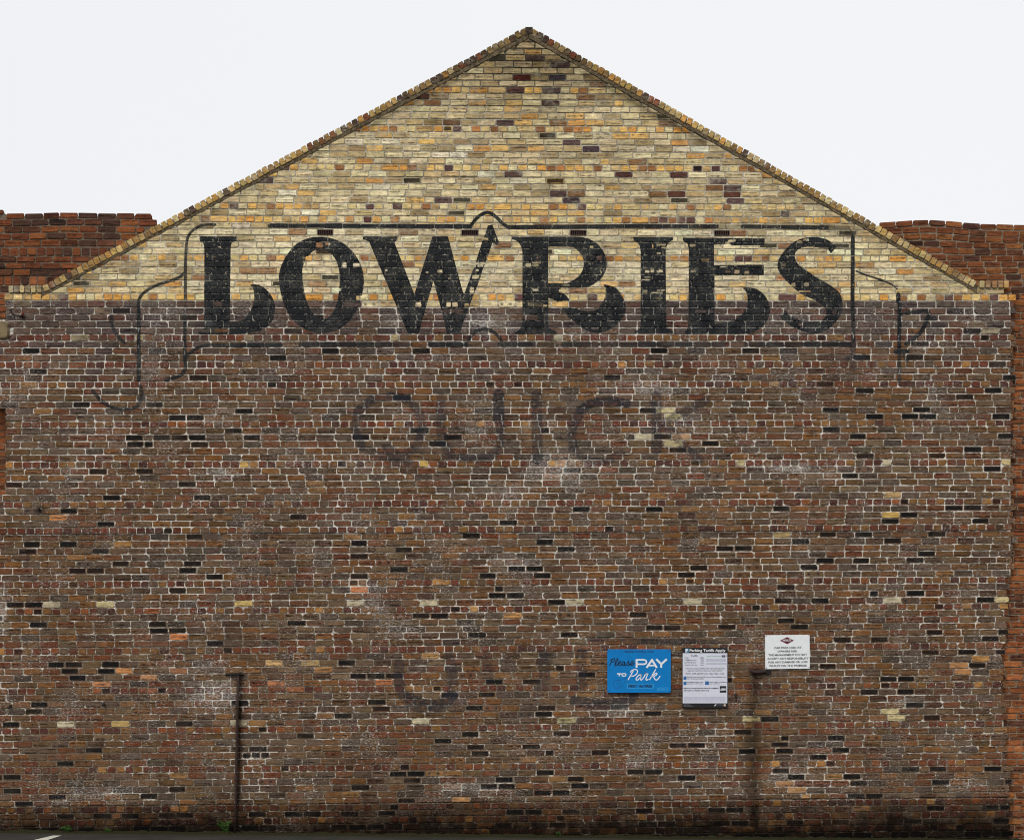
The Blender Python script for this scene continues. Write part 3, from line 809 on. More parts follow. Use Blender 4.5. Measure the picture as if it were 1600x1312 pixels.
CLIP = 14.5                                     # bricks stop this far (px) below the outer verge line
core_poly = [(X(11), Z(772)), (X(-24), Z(774)), (X(-24), Z(1345)), (X(1575), Z(1345)), (X(1575), Z(1208)), (X(1568), Z(1206)), (X(1568), Z(1106)), (X(1564), Z(1104)), (X(1564), Z(1006)), (X(1571), Z(1004)), (X(1571), Z(902)), (X(1579), Z(900)), (X(1579), Z(472)), (X(1564), Z(459)), (X(1562), Z(449.5)), (X(1522), Z(449.5)), (X(PK[0]), Z(PK[1] + 11)), (X(70), Z(456)), (X(16), Z(458)), (X(11), Z(462)), (X(11), Z(499)), (X(-24), Z(501)), (X(-24), Z(636)), (X(11), Z(638))]
V, F = prism_data(core_poly, 0.0045, 0.07)
core2 = [(X(12), Z(1345)), (X(1330), Z(1345)), (X(1330), Z(verge_y(1330, 14))), (X(PK[0]), Z(PK[1] + 16)), (X(70), Z(463)), (X(12), Z(466))]
V2, F2 = prism_data(core2, 0.03, 0.22, len(V))
mesh_obj('mortar', V + V2, F + F2, M_MORTAR, gable)

bricks = []                                     # (corners, cx, cy, colour, burn, header, yfront)
J = 0.78                                        # half a joint, px
for ci in range(len(COURSES) - 1):
    yt, yb = COURSES[ci], COURSES[ci + 1]
    ym = (yt + yb) / 2
    head = yt in HEADERS
    r = random.Random(1000 + ci)
    mixed = yt == 136
    pitch = 14.28 if head else 28.55
    x = wall_end_left(ym) - 30 + (r.uniform(0, 14) if head else (ci % 2) * 14.3 + r.uniform(-5, 5))
    xe = wall_end_right(ym, ci)
    while x < xe:
        L = pitch * r.gauss(1.0, .028 if not head else .04)
        if head and r.random() < (.5 if mixed else .045): L = 28.4
        elif not head and r.random() < .03: L = 14.4
        a, b = x, x + L
        x = b
        lo, hi = wall_end_left(ym), xe
        a, b = max(a, lo), min(b, hi)
        if b - a < 4.5: continue
        cx = (a + b) / 2
        # the verge cuts the bricks
        a, b = a + J, b - J
        t, bo = yt + J, yb - J
        def cut(y):
            if y > 448 and y < 460: return PK[0] - (y - CLIP - PK[1]) / SL, (PK[0] + (y - CLIP - PK[1]) / SR if y < 446 else 1569)
            l = PK[0] - (y - CLIP - PK[1]) / SL
            rr = PK[0] + (y - CLIP - PK[1]) / SR
            return l, rr
        lt, rt = cut(t); lb, rb = cut(bo)
        if yt < 459:
            xl_t, xl_b, xr_t, xr_b = max(a, lt), max(a, lb), min(b, rt), min(b, rb)
            if xr_b - xl_b < 4: continue
            if xr_t - xl_t < .6:
                m_ = max(min((xl_t + xr_t) / 2, xr_b - .5), xl_b + .5)
                xl_t, xr_t = m_ - .3, m_ + .3
                t = max(t, verge_y(m_, CLIP) + .3)
                if bo - t < 1.5: continue
        else:
            xl_t = xl_b = a; xr_t = xr_b = b
        pieces = [(xl_t, xl_b, xr_t, xr_b)]
        if 357 < yt < 360:
            for v0, v1 in AIR:
                if xr_t > v0 - 1 and xl_t < v1 + 1:
                    pieces = []
                    if v0 - 1 - xl_t > 5: pieces.append((xl_t, xl_b, v0 - 1.2, v0 - 1.2))
                    if xr_t - v1 - 1 > 5: pieces.append((v1 + 1.2, v1 + 1.2, xr_t, xr_b))
        if cx < 16 and 500 < ym < 532: pieces = []
        for xlt, xlb, xrt, xrb in pieces:
            jit = r.uniform(-.25, .25)
            q = [(X(xlb), Z(settled(bo + jit, xlb))), (X(xrb), Z(settled(bo + jit, xrb))), (X(xrt), Z(settled(t + jit, xrt))), (X(xlt), Z(settled(t + jit, xlt)))]
            cx = (xlb + xrb) / 2
            cy = settled(ym, cx)
            cream = yt < 469 or (469 < yt < 472 and 568 < cx < 897)
            burn = 0.0
            if cream:
                insign = 355 < yt < 470 and 290 < cx < 1340
                if yt < 100 or head: col = pick(GAB_H if head else GAB_S, r)
                else: col = pick(SIGN_S if insign else GAB_S, r)
                if 469 < yt < 472: col = pick(SIGN_S, r)
                col = tuple(min(.85, v * 1.18) for v in col)
                if r.random() < .012: burn = .8
            elif yt < 533 and not head:
                w_ = 1 - max(0, (yt - 500) / 40)
                col = pick(BAND_S if r.random() < .35 + .65 * w_ else LOW_S, r)
            else:
                col = pick(LOW_H if head else (BAND_S if r.random() < .16 else LOW_S), r)
            if not cream and not head and yt > 540:
                pb = .045 if yt < 830 else .085
                if r.random() < pb: burn = r.uniform(.75, 1.0)
            elif not cream and r.random() < .03: burn = r.uniform(.5, .9)
            if yt > 1250 and not head and r.random() < .3: burn = r.uniform(.6, 1)
            for dy in (-1, 0, 1):
                for sx, sy, c in SPOT_D.get(int(cy // 12) + dy, ()):
                    if abs(sy - cy) < 5.6 and xlb - 1 < sx < xrb + 1: col, burn = tuple(v * k for v, k in zip(srgb(*c, K_), (.92, .95, 1.02 if cy < 470 else 1.15))), 0.0
                for sx, sy in HEART_D.get(int(cy // 12) + dy, ()):
                    if abs(sy - cy) < 5.6 and xlb - 1 < sx < xrb + 1: burn = 1.0
            yf = -.0045 + r.uniform(-.0025, .0025)
            if cream: yf += .003
            else: yf += .001
            if burn > .5 and not cream: yf += .004
            if yt > 1251: yf -= .004
            yf = min(yf, .0008)
            hid = any(bx0 < cx < bx1 and by0 < cy < by1 for bx0, by0, bx1, by1 in SIGN_BOX)
            area = (xrb - xlb + xrt - xlt) / 2 * (bo - t)
            straight = xlb == xlt and xrb == xrt
            bricks.append((area if straight and not hid and settled(bo, cx) < 1298 else 0, q, cx, col, burn, yf, r.random(), settled((t + bo) / 2 + jit, cx), xrb - xlb, bo - t))

# the 300 that show largest are bricks of their own, the rest are one mass
order = sorted(range(len(bricks)), key=lambda i: -bricks[i][0])
singles = set(order[:298])
mass = Stuff()
rb_ = random.Random(5)
for i, (area, q, cx, col, burn, yf, rnd, cy, w, h) in enumerate(bricks):
    if i in singles:
        ang = math.atan2(q[1][1] - q[0][1], q[1][0] - q[0][0])
        single_brick('brick', X(cx), Z(cy), yf, w * S, h * S, ang, col, burn, gable, .02, 'wall', rb_)
    else:
        V, U, D = brick_shape(q, yf, .02, rb_, 1.0 if cy < 470 else 1.5)
        mass.add(V, U, D, col, burn, rnd)
mass.build('brickwork', gable)

# verge of bricks on edge, with its bed of mortar
def verge(x0, y0, x1, y1, r):
    dx, dy = (x1 - x0) * S, (y0 - y1) * S
    ln = math.hypot(dx, dy)
    ang = math.atan2(dy, dx)
    nx, nz = -math.sin(ang), math.cos(ang)
    n = int(round(ln / .0815))
    for i in range(n):
        t = (i + .5) / n
        px, py = x0 + (x1 - x0) * t, y0 + (y1 - y0) * t
        hgt = .086 + r.uniform(-.004, .004)
        lift = r.uniform(-.006, .004) - hgt / 2
        top = max(0, 1 - (py - 45) / 190)
        col = pick(COPE_TOP if r.random() < top + .08 else COPE, r)
        single_brick('coping_brick', X(px) + nx * lift, Z(py) + nz * lift, -.017 + r.uniform(-.004, .004), ln / n - .0095 + r.uniform(-.004, .002), hgt, ang + r.uniform(-.085, .085), col, 0.0, gable, .23 if px < 1340 else .11, 'cope' if px < 1340 else 'cope_thin', r)
    return ang


rv = random.Random(21)
verge(L0[0] - 1, L0[1] - 1, PK[0] - 6, 44.0, rv)
verge(PK[0] + 7, 45.0, R0[0], R0[1] - 1, rv)
single_brick('coping_brick', X(826.5), Z(48.8), -.019, 12.0 * S, 10.5 * S, 0, srgb(74, 62, 52, K_), 0, gable, .23, 'cap', rv)
for i, px in enumerate((18, 26.5, 35, 44, 52.5, 61.5)):
    single_brick('coping_brick', X(px), Z(452.5), -.02, .060, .088, rv.uniform(-.05, .05), pick(pal((1, (150, 132, 98)), (1, (186, 166, 116)), (1, (124, 104, 80))), rv), 0, gable, .2, 'foot', rv)
for i, px in enumerate((1534, 1543.5, 1553.5, 1563, 1572)):
    single_brick('coping_brick', X(px), Z(445), -.02, .060, .088, rv.uniform(-.05, .05), pick(pal((2, (196, 172, 112)), (1, (150, 112, 72)), (1, (190, 150, 90))), rv), 0, gable, .09, 'foot_thin', rv)
M_BED = plain('verge_bed_mortar', srgb(112, 98, 76, K_), .95, .4, 30, col2=srgb(72, 62, 46, K_), spec=.2)
def bed(x0, y0, x1, y1, d1):
    n, r = 60, random.Random(int(x0))
    V, F = [], []
    for i in range(n + 1):
        t = i / n
        px, py = x0 + (x1 - x0) * t, y0 + (y1 - y0) * t
        a, b = 9.0 + r.uniform(-.3, .3), 14.4 + r.uniform(-.9, .5)
        V += [(X(px), -.009, Z(py + a - 6.2)), (X(px), -.007 + r.uniform(-.003, .002), Z(py + b)), (X(px), d1, Z(py + b)), (X(px), d1, Z(py + a - 6.2))]
        if i:
            k = 4 * i
            F += [(k - 4 + j, k - 4 + (j + 1) % 4, k + (j + 1) % 4, k + j) for j in range(4)]
    F += [(0, 1, 2, 3), (4 * n, 4 * n + 3, 4 * n + 2, 4 * n + 1)]
    mesh_obj('mortar_bed', V, F, M_BED, gable)
bed(64, L0[1] + 1, PK[0] - .5, PK[1] + 1, .2)
bed(PK[0] + .5, PK[1] + 1, 1526, R0[1] + 1, .065)

# air bricks: terracotta grilles with slots
M_AIR = plain('air_brick_clay', srgb(78, 52, 44, K_), .85, .4, 60)
M_VOID = plain('dark_void', (.006, .006, .006), .95, .1, 20, spec=.05)
for v0, v1 in AIR:
    y0, y1 = settled(359.6, v0), settled(367.6, v0)
    x0, x1, z0, z1 = X(v0), X(v1), Z(y1), Z(y0)
    V, F = [], []
    def bx(*a):
        v, f = box_data(*a, base=len(V)); V.extend(v); F.extend(f)
    e = .008
    bx(x0, x1, -.006, .03, z1 - e, z1); bx(x0, x1, -.006, .03, z0, z0 + e)
    bx(x0, x0 + e, -.006, .03, z0 + e, z1 - e); bx(x1 - e, x1, -.006, .03, z0 + e, z1 - e)
    n = 8
    for i in range(1, n):
        xm = x0 + e + (x1 - x0 - 2 * e) * i / n
        bx(xm - .0045, xm + .0045, -.003, .028, z0 + e, z1 - e)
    ab = mesh_obj('air_brick', V, F, M_AIR, gable)
    v, f = box_data(x0 + e * .5, x1 - e * .5, -.0012, .029, z0 + e * .5, z1 - e * .5)
    mesh_obj('void', [(a, max(b, .004), c) for a, b, c in v], f, M_VOID, ab)

# worn stone let into the left edge
M_STONE = plain('worn_stone', srgb(128, 112, 84, K_), .9, .25, 14, col2=srgb(104, 90, 66, K_), spec=.2)
cxs, czs = 4, 516.5
ring = []
for i in range(20):
    a = 2 * math.pi * i / 20
    k = 1 / (abs(math.cos(a)) ** 5 + abs(math.sin(a)) ** 5) ** .2 * random.Random(i).uniform(.97, 1.03)
    ring.append((X(cxs + 10.5 * math.cos(a) * k), Z(czs - 14.0 * math.sin(a) * k)))
V = [(x, -.018, z_) for x, z_ in ring] + [(x + (.012 if x < X(cxs) else -.012), -.034, z_ + (.012 if z_ < Z(czs) else -.012)) for x, z_ in ring] + [(x, .15, z_) for x, z_ in ring]
F = [(i, (i + 1) % 20, 20 + (i + 1) % 20, 20 + i) for i in range(20)] + [(40 + i, 40 + (i + 1) % 20, (i + 1) % 20, i) for i in range(20)] + [tuple(range(20, 40))]
mesh_obj('padstone', V, F, M_STONE, gable)


# ------------------------------------------------------------------ red brick walls behind, left and right
def red_wall(name, label, rows, yfront, parent_x, core, palette, seed):
    t = thing(name, label, 'brick wall', (0, 0, 0))
    r = random.Random(seed)
    k = 1 + yfront / CAM_D
    eye = BASE - CAM_Z / S
    def X(px): return (px - 800.0) * S * k
    def Z(py): return (BASE - (eye + (py - eye) * k)) * S
    V, F = [], []
    for poly, d in core:
        v, f = prism_data([(X(a), Z(b)) for a, b in poly], yfront + .008, yfront + d, len(V)); V += v; F += f
    mesh_obj('mortar', V, F, M_MORTAR_RED, t)
    for (yt, yb, x0, x1, pitch, off, pl, bump_f, joint) in rows:
        x = x0 + off
        while x < x1 - 3:
            L = pitch * r.gauss(1, .03)
            a, b = max(x, x0), min(x + L, x1)
            x += L
            if b - a < 4: continue
            cx = (a + b) / 2
            ya, yb_ = yt - bump_f(cx), yb - bump_f(cx)
            sl = math.atan((bump_f(cx + 5) - bump_f(cx - 5)) / 10)
            single_brick('brick', X(cx), Z((ya + yb_) / 2 + r.uniform(-.3, .3)), yfront + r.uniform(-.006, .004), (b - a - 2 * joint) * S * k, (yb_ - ya - 2 * joint) * S * k, sl + r.uniform(-.012, .012), pick(pl, r), .7 if r.random() < .05 else 0.0, t, .03, 'red', r)
    return t


zero = lambda x: 0.0
rows = []
LROWS = [(332.8, 342.8, 9, 238, 28.6, 0), (342.8, 353.4, -40, 247, 28.6, 3), (353.4, 364.2, -40, 226, 28.6, 16), (364.2, 374.9, -40, 212, 28.6, 1), (374.9, 386, -40, 196, 28.6, 17), (386, 400, -40, 172, 13.8, 0),
         (400, 410, -40, 150, 28.6, 8), (410, 420, -40, 128, 28.6, 20), (420, 431, -40, 112, 28.6, 4), (431, 446, -40, 92, 13.4, 5), (446, 457, -40, 40, 28.6, 12)]
hump_l = lambda x: 1.4 * math.exp(-((x - 110) / 60.0) ** 2)
for a, b, x0, x1, p, o in LROWS: rows.append((a, b, x0, x1, p, o, RED_L, hump_l if a < 376 else zero, .9))
rows.append((327, 336, -45, 6.5, 26, 0, RED_L, zero, .9))
yv = 457
k_ = 0
while yv < 1318:
    rows.append((yv, yv + 10.3, -26, 10, 28.4, (k_ % 2) * 14 - 8, RED_L if yv < 640 or yv > 780 else RED_PIER, zero, .8))
    yv += 10.3; k_ += 1
red_wall('red_brick_wall', 'old red brick wall with a row of loose cap bricks rising behind the left slope of the gable', rows, .25, 0,
         [([(-48, 1345), (30, 1345), (160, 470), (246, 352), (243, 348), (236, 347), (235, 337.5), (10, 337.5), (8, 337), (6, 332), (-48, 332)], .24)], RED_L, 3)

rows = []
hump_r = lambda x: 5.2 * math.exp(-((x - 1445) / 55.0) ** 2) - max(0, (x - 1480)) * .022 + (1.5 if x < 1400 else 0) * 0
yt = 348.2
k_ = 0
while yt < 448:
    h = 9.95
    x0 = PK[0] + (yt - PK[1] + 4) / SR
    rows.append((yt, yt + h, max(1372, x0 - 16), 1650, 26.0, ((k_ * 13) % 26) - 26 if k_ else 2, RED_R, (lambda f: (lambda x: hump_r(x) * f))(max(0, 1 - k_ / 7.0)), .75))
    yt += h; k_ += 1
while yt < 1318:
    rows.append((yt, yt + 10.25, 1556 if yt > 470 else 1578, 1650, 28.4, ((k_ * 17) % 29) - 26, RED_PIER if (k_ % 7) else RED_R, zero, .75))
    yt += 10.25; k_ += 1
red_wall('red_brick_wall', 'orange-red brick wall with a humped top course behind the right slope and down the right edge', rows, .080, 0,
         [([(1340, 1345), (1652, 1345), (1652, 353), (1540, 353), (1480, 350), (1445, 349), (1410, 350), (1378, 354), (1340, 380)], .24)], RED_R, 4)

# ------------------------------------------------------------------ ground
def gz(x): return Z(1298.5) + (Z(1312.5) - Z(1298.5)) * (x - X(0)) / (X(1600) - X(0))
s = N('worn_asphalt')
P = s.pos()
n1, n2, n3 = s.noise(P, 1.2, 4, .6), s.noise(P, 160, 3, .7), s.noise(P, 9, 4, .6)
c = s.mix(s.ss(n1, .35, .65), (.026, .025, .021), (.042, .040, .034))
c = s.mix(s.ss(n2, .45, .75), c, (.075, .072, .064))
near = s.ss(s.m('ADD', s.sep(P)[1], s.m('MULTIPLY', n3, .5)), -.35, .25)
c = s.mix(s.m('MULTIPLY', near, .8), c, (.030, .026, .014))
s.bump(s.m('ADD', n2, n3), .6, .01)
M_ASPH = s.done(c)
xs = [-600, -60, -12, -7, 0, 7, 12, 60, 600]
ys = [-900, -60, -17, -8, -3, 0, 3, 60, 900]
def gclamp(x): return gz(max(-12, min(12, x)))
V = [(x, y, gclamp(x)) for y in ys for x in xs]
F = [(j * 9 + i, j * 9 + i + 1, (j + 1) * 9 + i + 1, (j + 1) * 9 + i) for j in range(8) for i in range(8)]
o = mesh_obj('ground', V, F, M_ASPH)
o['kind'] = 'structure'

def ground_pt(px, py):
    d = np.array((X(px), CAM_D, Z(py) - CAM_Z))
    # plane z = a + b x
    b = (gz(1) - gz(0)); a = gz(0)
    t = (a - CAM_Z) / (d[2] - b * d[0])
    return (t * d[0], t * d[1] - CAM_D)
M_LINE = plain('worn_white_road_paint', (.62, .60, .50), .8, .35, 60)
p = [ground_pt(*q) for q in ((82.5, 1305.0), (96.0, 1305.0), (74.0, 1312.0), (53.0, 1312.0))]
ext = 2.2
p2 = (p[1][0] + (p[2][0] - p[1][0]) * ext, p[1][1] + (p[2][1] - p[1][1]) * ext)
p3 = (p[0][0] + (p[3][0] - p[0][0]) * ext, p[0][1] + (p[3][1] - p[0][1]) * ext)
V = [(x, y, gz(x) + .004) for x, y in (p3, p2, p[1], p[0])]
o = mesh_obj('road_marking', V, [(0, 1, 2, 3)], M_LINE)
o['kind'] = 'structure'

# silt and moss along the wall foot
M_MOSS = plain('moss', srgb(42, 44, 22, K_), .95, .5, 50, col2=srgb(34, 29, 20, K_), spec=.1)
V, F = [], []
r = random.Random(8)
n = 260
for i in range(n + 1):
    x = X(-20 + 1640 * i / n)
    hgt = .010 + .022 * abs(math.sin(i * .13)) * r.random() + r.uniform(0, .012)
    V += [(x, -.01, gz(x) + hgt), (x, -.04 - r.random() * .03, gz(x) + hgt * .7), (x, -.12 - r.random() * .12, gz(x) - .004)]
    if i:
        k = 3 * i
        F += [(k - 3, k - 2, k + 1, k), (k - 2, k - 1, k + 2, k + 1)]
o = mesh_obj('moss', V, F, M_MOSS, smooth=True)
o['kind'] = 'stuff'
o['label'] = 'low strip of silt and moss along the foot of the brick wall'

# weeds
def leaf_mat(name, c1, c2):
    s = N(name)
    P = s.pos()
    s.bsdf.inputs['Roughness'].default_value = .6
    return s.done(s.mix(s.noise(P, 60, 2), c1, c2))
M_LEAF = leaf_mat('weed_leaf', (.022, .055, .012), (.07, .12, .028))
def weed(px, spread, height, n, label, seed, leafl):
    r = random.Random(seed)
    x0 = X(px)
    t = thing('weed', label, 'weed', (x0, -.07, gz(x0)), 'weeds at the foot of the wall')
    SV, SF, LV, LF = [], [], [], []
    for i in range(n):
        a = r.uniform(0, 2 * math.pi)
        tip = np.array((math.cos(a) * spread * r.uniform(.4, 1), math.sin(a) * spread * .35 - .02, height * r.uniform(.55, 1)))
        mid = np.array((tip[0] * .35, tip[1] * .35, tip[2] * .75))
        pts = [np.zeros(3), mid * .5, mid, (mid + tip) / 2 + (0, 0, height * .08), tip - (0, 0, height * .12 * r.random())]
        for q0, q1 in zip(pts[:-1], pts[1:]):
            b = len(SV); w = .0025
            SV += [q0 - (w, 0, 0), q0 + (w, 0, 0), q1 + (w, 0, 0), q1 - (w, 0, 0), q0 - (0, w, 0), q0 + (0, w, 0), q1 + (0, w, 0), q1 - (0, w, 0)]
            SF += [(b, b + 1, b + 2, b + 3), (b + 4, b + 5, b + 6, b + 7)]
        for k in range(9):
            u = (k + 1) / 9
            f = u * 4
            j = min(3, int(f)); q = pts[j] + (pts[j + 1] - pts[j]) * (f - j)
            for sd in (-1, 1):
                ln = leafl * (1.15 - .6 * abs(u - .45)) * r.uniform(.7, 1.2)
                dirv = np.array((sd * r.uniform(.4, 1), r.uniform(-.8, .5), r.uniform(-.1, .9)))
                dirv /= np.linalg.norm(dirv)
                sid = np.cross(dirv, (r.uniform(-.3, .3), 1, .2)); sid /= np.linalg.norm(sid)
                b = len(LV)
                LV += [q, q + dirv * ln * .5 + sid * ln * .22, q + dirv * ln, q + dirv * ln * .5 - sid * ln * .22]
                LF += [(b, b + 1, b + 2, b + 3)]
    mesh_obj('stem', SV, SF, M_LEAF, t)
    mesh_obj('leaves', LV, LF, M_LEAF, t)
weed(354, .10, .17, 9, 'bushy green weed growing beside the foot of the rusty pipe', 1, .045)
weed(108, .07, .085, 7, 'small green weed at the wall foot above the white parking line', 2, .035)
weed(172, .05, .05, 5, 'tiny weed between the parking line and the bushy weed', 3, .03)
weed(873, .05, .06, 4, 'tiny weed at the wall foot below the blue sign', 4, .03)

# ------------------------------------------------------------------ pipe, brackets, cable
def tube_data(path, rad, sides=10, base=0):
    V, F = [], []
    p = [np.array(q, float) for q in path]
    for i, q in enumerate(p):
        d = p[min(i + 1, len(p) - 1)] - p[max(i - 1, 0)]
        d /= np.linalg.norm(d)
        up = np.array((0, 1, 0)) if abs(d[1]) < .9 else np.array((1, 0, 0))
        a = np.cross(d, up); a /= np.linalg.norm(a)
        b = np.cross(d, a)
        rr = rad[i] if isinstance(rad, (list, tuple)) else rad
        for k in range(sides):
            t = 2 * math.pi * k / sides
            V.append(q + (a * math.cos(t) + b * math.sin(t)) * rr)
        if i:
            o0, o1 = base + (i - 1) * sides, base + i * sides
            F += [(o0 + k, o0 + (k + 1) % sides, o1 + (k + 1) % sides, o1 + k) for k in range(sides)]
    F += [tuple(base + k for k in reversed(range(sides))), tuple(base + (len(p) - 1) * sides + k for k in range(sides))]
    return V, F


M_RUST = plain('rusty_iron', srgb(36, 26, 23, K_), .85, .5, 35, col2=srgb(58, 38, 30, K_))
M_IRON = plain('black_iron', srgb(26, 22, 21, K_), .8, .4, 35)
pipe = thing('rusty_pipe', 'thin rusty iron pipe fixed upright to the lower left of the brown brick wall', 'pipe', (X(370), -.03, gz(X(370))))
def loc(o_, v): return [(a - o_.location[0], b - o_.location[1], c_ - o_.location[2]) for a, b, c_ in v]
path = [(X(373), -.040, Z(1055)), (X(371.8), -.040, Z(1120)), (X(370.8), -.042, Z(1180)), (X(369.5), -.040, Z(1240)), (X(368.3), -.040, Z(1302))]
V, F = tube_data(path, .0165)
mesh_obj('tube', loc(pipe, V), F, M_RUST, pipe, True)
V, F = tube_data([(X(353), -.018, Z(1053.5)), (X(366), -.03, Z(1053)), (X(381), -.022, Z(1053))], .011, 8)
mesh_obj('top_arm', loc(pipe, V), F, M_IRON, pipe)
for py, px in ((1104, 372.2), (1153, 371.2), (1217, 369.8)):
    v, f = box_data(X(px) - .026, X(px) + .026, -.062, -.055, Z(py) - .010, Z(py) + .010)
    V, F = list(v), list(f)
    for sx in (-1, 1):
        v, f = box_data(X(px) + sx * .0215 - .004, X(px) + sx * .0215 + .004, -.055, -.001, Z(py) - .009, Z(py) + .009, len(V)); V += v; F += f
    mesh_obj('clip', loc(pipe, V), F, M_RUST, pipe)

M_SPLICE = plain('black_rubber', (.010, .010, .011), .7, .2, 30)
cable = thing('black_cable', 'thin black cable run straight across the whole brick wall at half height', 'cable', (0, 0, 0))
path = []
for i in range(101):
    px = -20 + 1640 * i / 100
    y_ = -.012 if 8 < px < 1578 else (.062 if px > 1578 else .19)
    path.append((X(px), y_, Z(settled(831.4, px)) + math.sin(i * 1.7) * .0012))
V, F = tube_data(path, .0047, 6)
mesh_obj('sheath', V, F, M_SPLICE, cable)
for px in (120, 330, 560, 770, 985, 1200, 1410, 1560):
    zc = Z(settled(831.4, px))
    v, f = box_data(X(px) - .005, X(px) + .005, -.0175, -.002, zc - .0062, zc + .0062)
    mesh_obj('clip', v, f, M_IRON, cable)

hook = thing('iron_hook', 'rusty iron hook let into the wall near the left edge below the cream brick', 'hook', (X(32), 0, Z(494)))
V, F = tube_data([(X(20.5), -.075, Z(485)), (X(21), -.075, Z(491)), (X(24), -.07, Z(494.5)), (X(30), -.05, Z(495.5)), (X(40), .01, Z(496.5))], .009, 8)
mesh_obj('shank', loc(hook, V), F, M_IRON, hook, True)
V, F = tube_data([(X(36), -.03, Z(495.5)), (X(37), -.035, Z(491)), (X(36), -.035, Z(488))], [.017, .019, .008], 8)
mesh_obj('rust_lump', loc(hook, V), F, plain('flaking_rust', srgb(110, 54, 42, K_), .9, .4, 60), hook, True)

br = thing('iron_bracket', 'broken black iron bracket stub under the white notice', 'bracket', (X(1184), 0, Z(1049)))
v, f = box_data(X(1177), X(1204), -.028, .005, Z(1052.5), Z(1046.5))
mesh_obj('plate', loc(br, v), f, M_IRON, br)
V, F = tube_data([(X(1171), -.035, Z(1046.5)), (X(1177), -.045, Z(1050)), (X(1184), -.05, Z(1050.5)), (X(1196), -.03, Z(1049))], [.012, .022, .020, .012], 8)
mesh_obj('stub', loc(br, V), F, M_RUST, br, True)

def nail(px, py, ln, label, sz=.008):
    t = thing('iron_spike', label, 'spike', (X(px), 0, Z(py)), 'iron spikes driven into the wall')
    V, F = tube_data([(0, .02, 0), (0, -ln, 0), (-.004, -ln - .012, -.022), (-.004, -ln - .012, -.036)], [sz, sz, sz * .9, sz * .4], 7)
    mesh_obj('shaft', V, F, M_RUST, t)
    V, F = tube_data([(-.016, -ln * .6, .004), (.016, -ln * .6, .004)], sz * 1.15, 7)
    mesh_obj('collar', V, F, M_IRON, t)
nail(17, 1103, .05, 'small iron spike at the far left of the wall, level with the pipe', .012)
nail(163, 1100, .05, 'small iron spike midway between the left edge and the rusty pipe', .012)
nail(1149, 1085, .04, 'small iron spike just right of the tall tariff board', .014)
nail(62, 796, .05, 'iron spike in a dark hollow above the black cable at the left', .012)

# ------------------------------------------------------------------ signs
def flat(name, polys, y, mat, parent, k=.0006):
    V, F = [], []
    for p in polys:
        b = len(V)
        V += [(a, y, c_) for a, c_ in p]
        F.append(tuple(range(b, b + len(p))))
    return mesh_obj(name, V, F, mat, parent)


def ribbon(pts, w):
    """flat brush stroke as quads in (x, z)"""
    p = [np.array(q, float) for q in pts]
    out = []
    Ls, Rs = [], []
    for i, q in enumerate(p):
        d = p[min(i + 1, len(p) - 1)] - p[max(i - 1, 0)]
        d /= max(1e-9, np.linalg.norm(d))
        nrm = np.array((-d[1], d[0]))
        ww = w[i] if isinstance(w, (list, tuple)) else w
        Ls.append(q + nrm * ww / 2); Rs.append(q - nrm * ww / 2)
    for i in range(len(p) - 1):
        out.append([tuple(Rs[i]), tuple(Rs[i + 1]), tuple(Ls[i + 1]), tuple(Ls[i])])
    return out


def text(name, body, cx, cz, width, height, y, mat, parent, bold=0.0, align='CENTER', shear=0.0):
    cu = bpy.data.curves.new(name, 'FONT')
    cu.body = body
    cu.align_x = 'LEFT'
    cu.offset = bold
    cu.shear = shear
    cu.resolution_u = 2
    tmp = bpy.data.objects.new(name, cu)
    me = bpy.data.meshes.new_from_object(tmp)
    bpy.data.objects.remove(tmp)
    bpy.data.curves.remove(cu)
    n = len(me.vertices)
    co = np.zeros(n * 3, np.float32)
    me.vertices.foreach_get('co', co)
    co = co.reshape(-1, 3)
    x0, x1, y0, y1 = co[:, 0].min(), co[:, 0].max(), co[:, 1].min(), co[:, 1].max()
    sy = height / max(1e-6, (y1 - y0))
    sx = width / max(1e-6, (x1 - x0)) if width else sy
    ax = {'CENTER': (x0 + x1) / 2, 'LEFT': x0, 'RIGHT': x1}[align]
    out = np.stack([cx + (co[:, 0] - ax) * sx, np.full(n, y, np.float32), cz + (co[:, 1] - (y0 + y1) / 2) * sy], 1)
    me.vertices.foreach_set('co', out.astype(np.float32).ravel())
    me.materials.clear()
    me.materials.append(mat)
    me.update()
    o_ = bpy.data.objects.new(name, me)
    COL.objects.link(o_)
    o_.parent = parent
    return o_


def rounded(x0, z0, x1, z1, rad, n=5):
    out = []
    for cx, cz, a0 in ((x1 - rad, z0 + rad, -90), (x1 - rad, z1 - rad, 0), (x0 + rad, z1 - rad, 90), (x0 + rad, z0 + rad, 180)):
        for i in range(n + 1):
            a = math.radians(a0 + 90 * i / n)
            out.append((cx + rad * math.cos(a), cz + rad * math.sin(a)))
    return out


def screws(parent, pts, y, mat):
    for x, z_ in pts:
        V = [(x + .006 * math.cos(2 * math.pi * i / 8), y, z_ + .006 * math.sin(2 * math.pi * i / 8)) for i in range(8)]
        V += [(x + .0035 * math.cos(2 * math.pi * i / 8), y - .003, z_ + .0035 * math.sin(2 * math.pi * i / 8)) for i in range(8)]
        F = [(i, (i + 1) % 8, 8 + (i + 1) % 8, 8 + i) for i in range(8)] + [tuple(range(8, 16))]
        mesh_obj('screw', V, F, mat, parent)


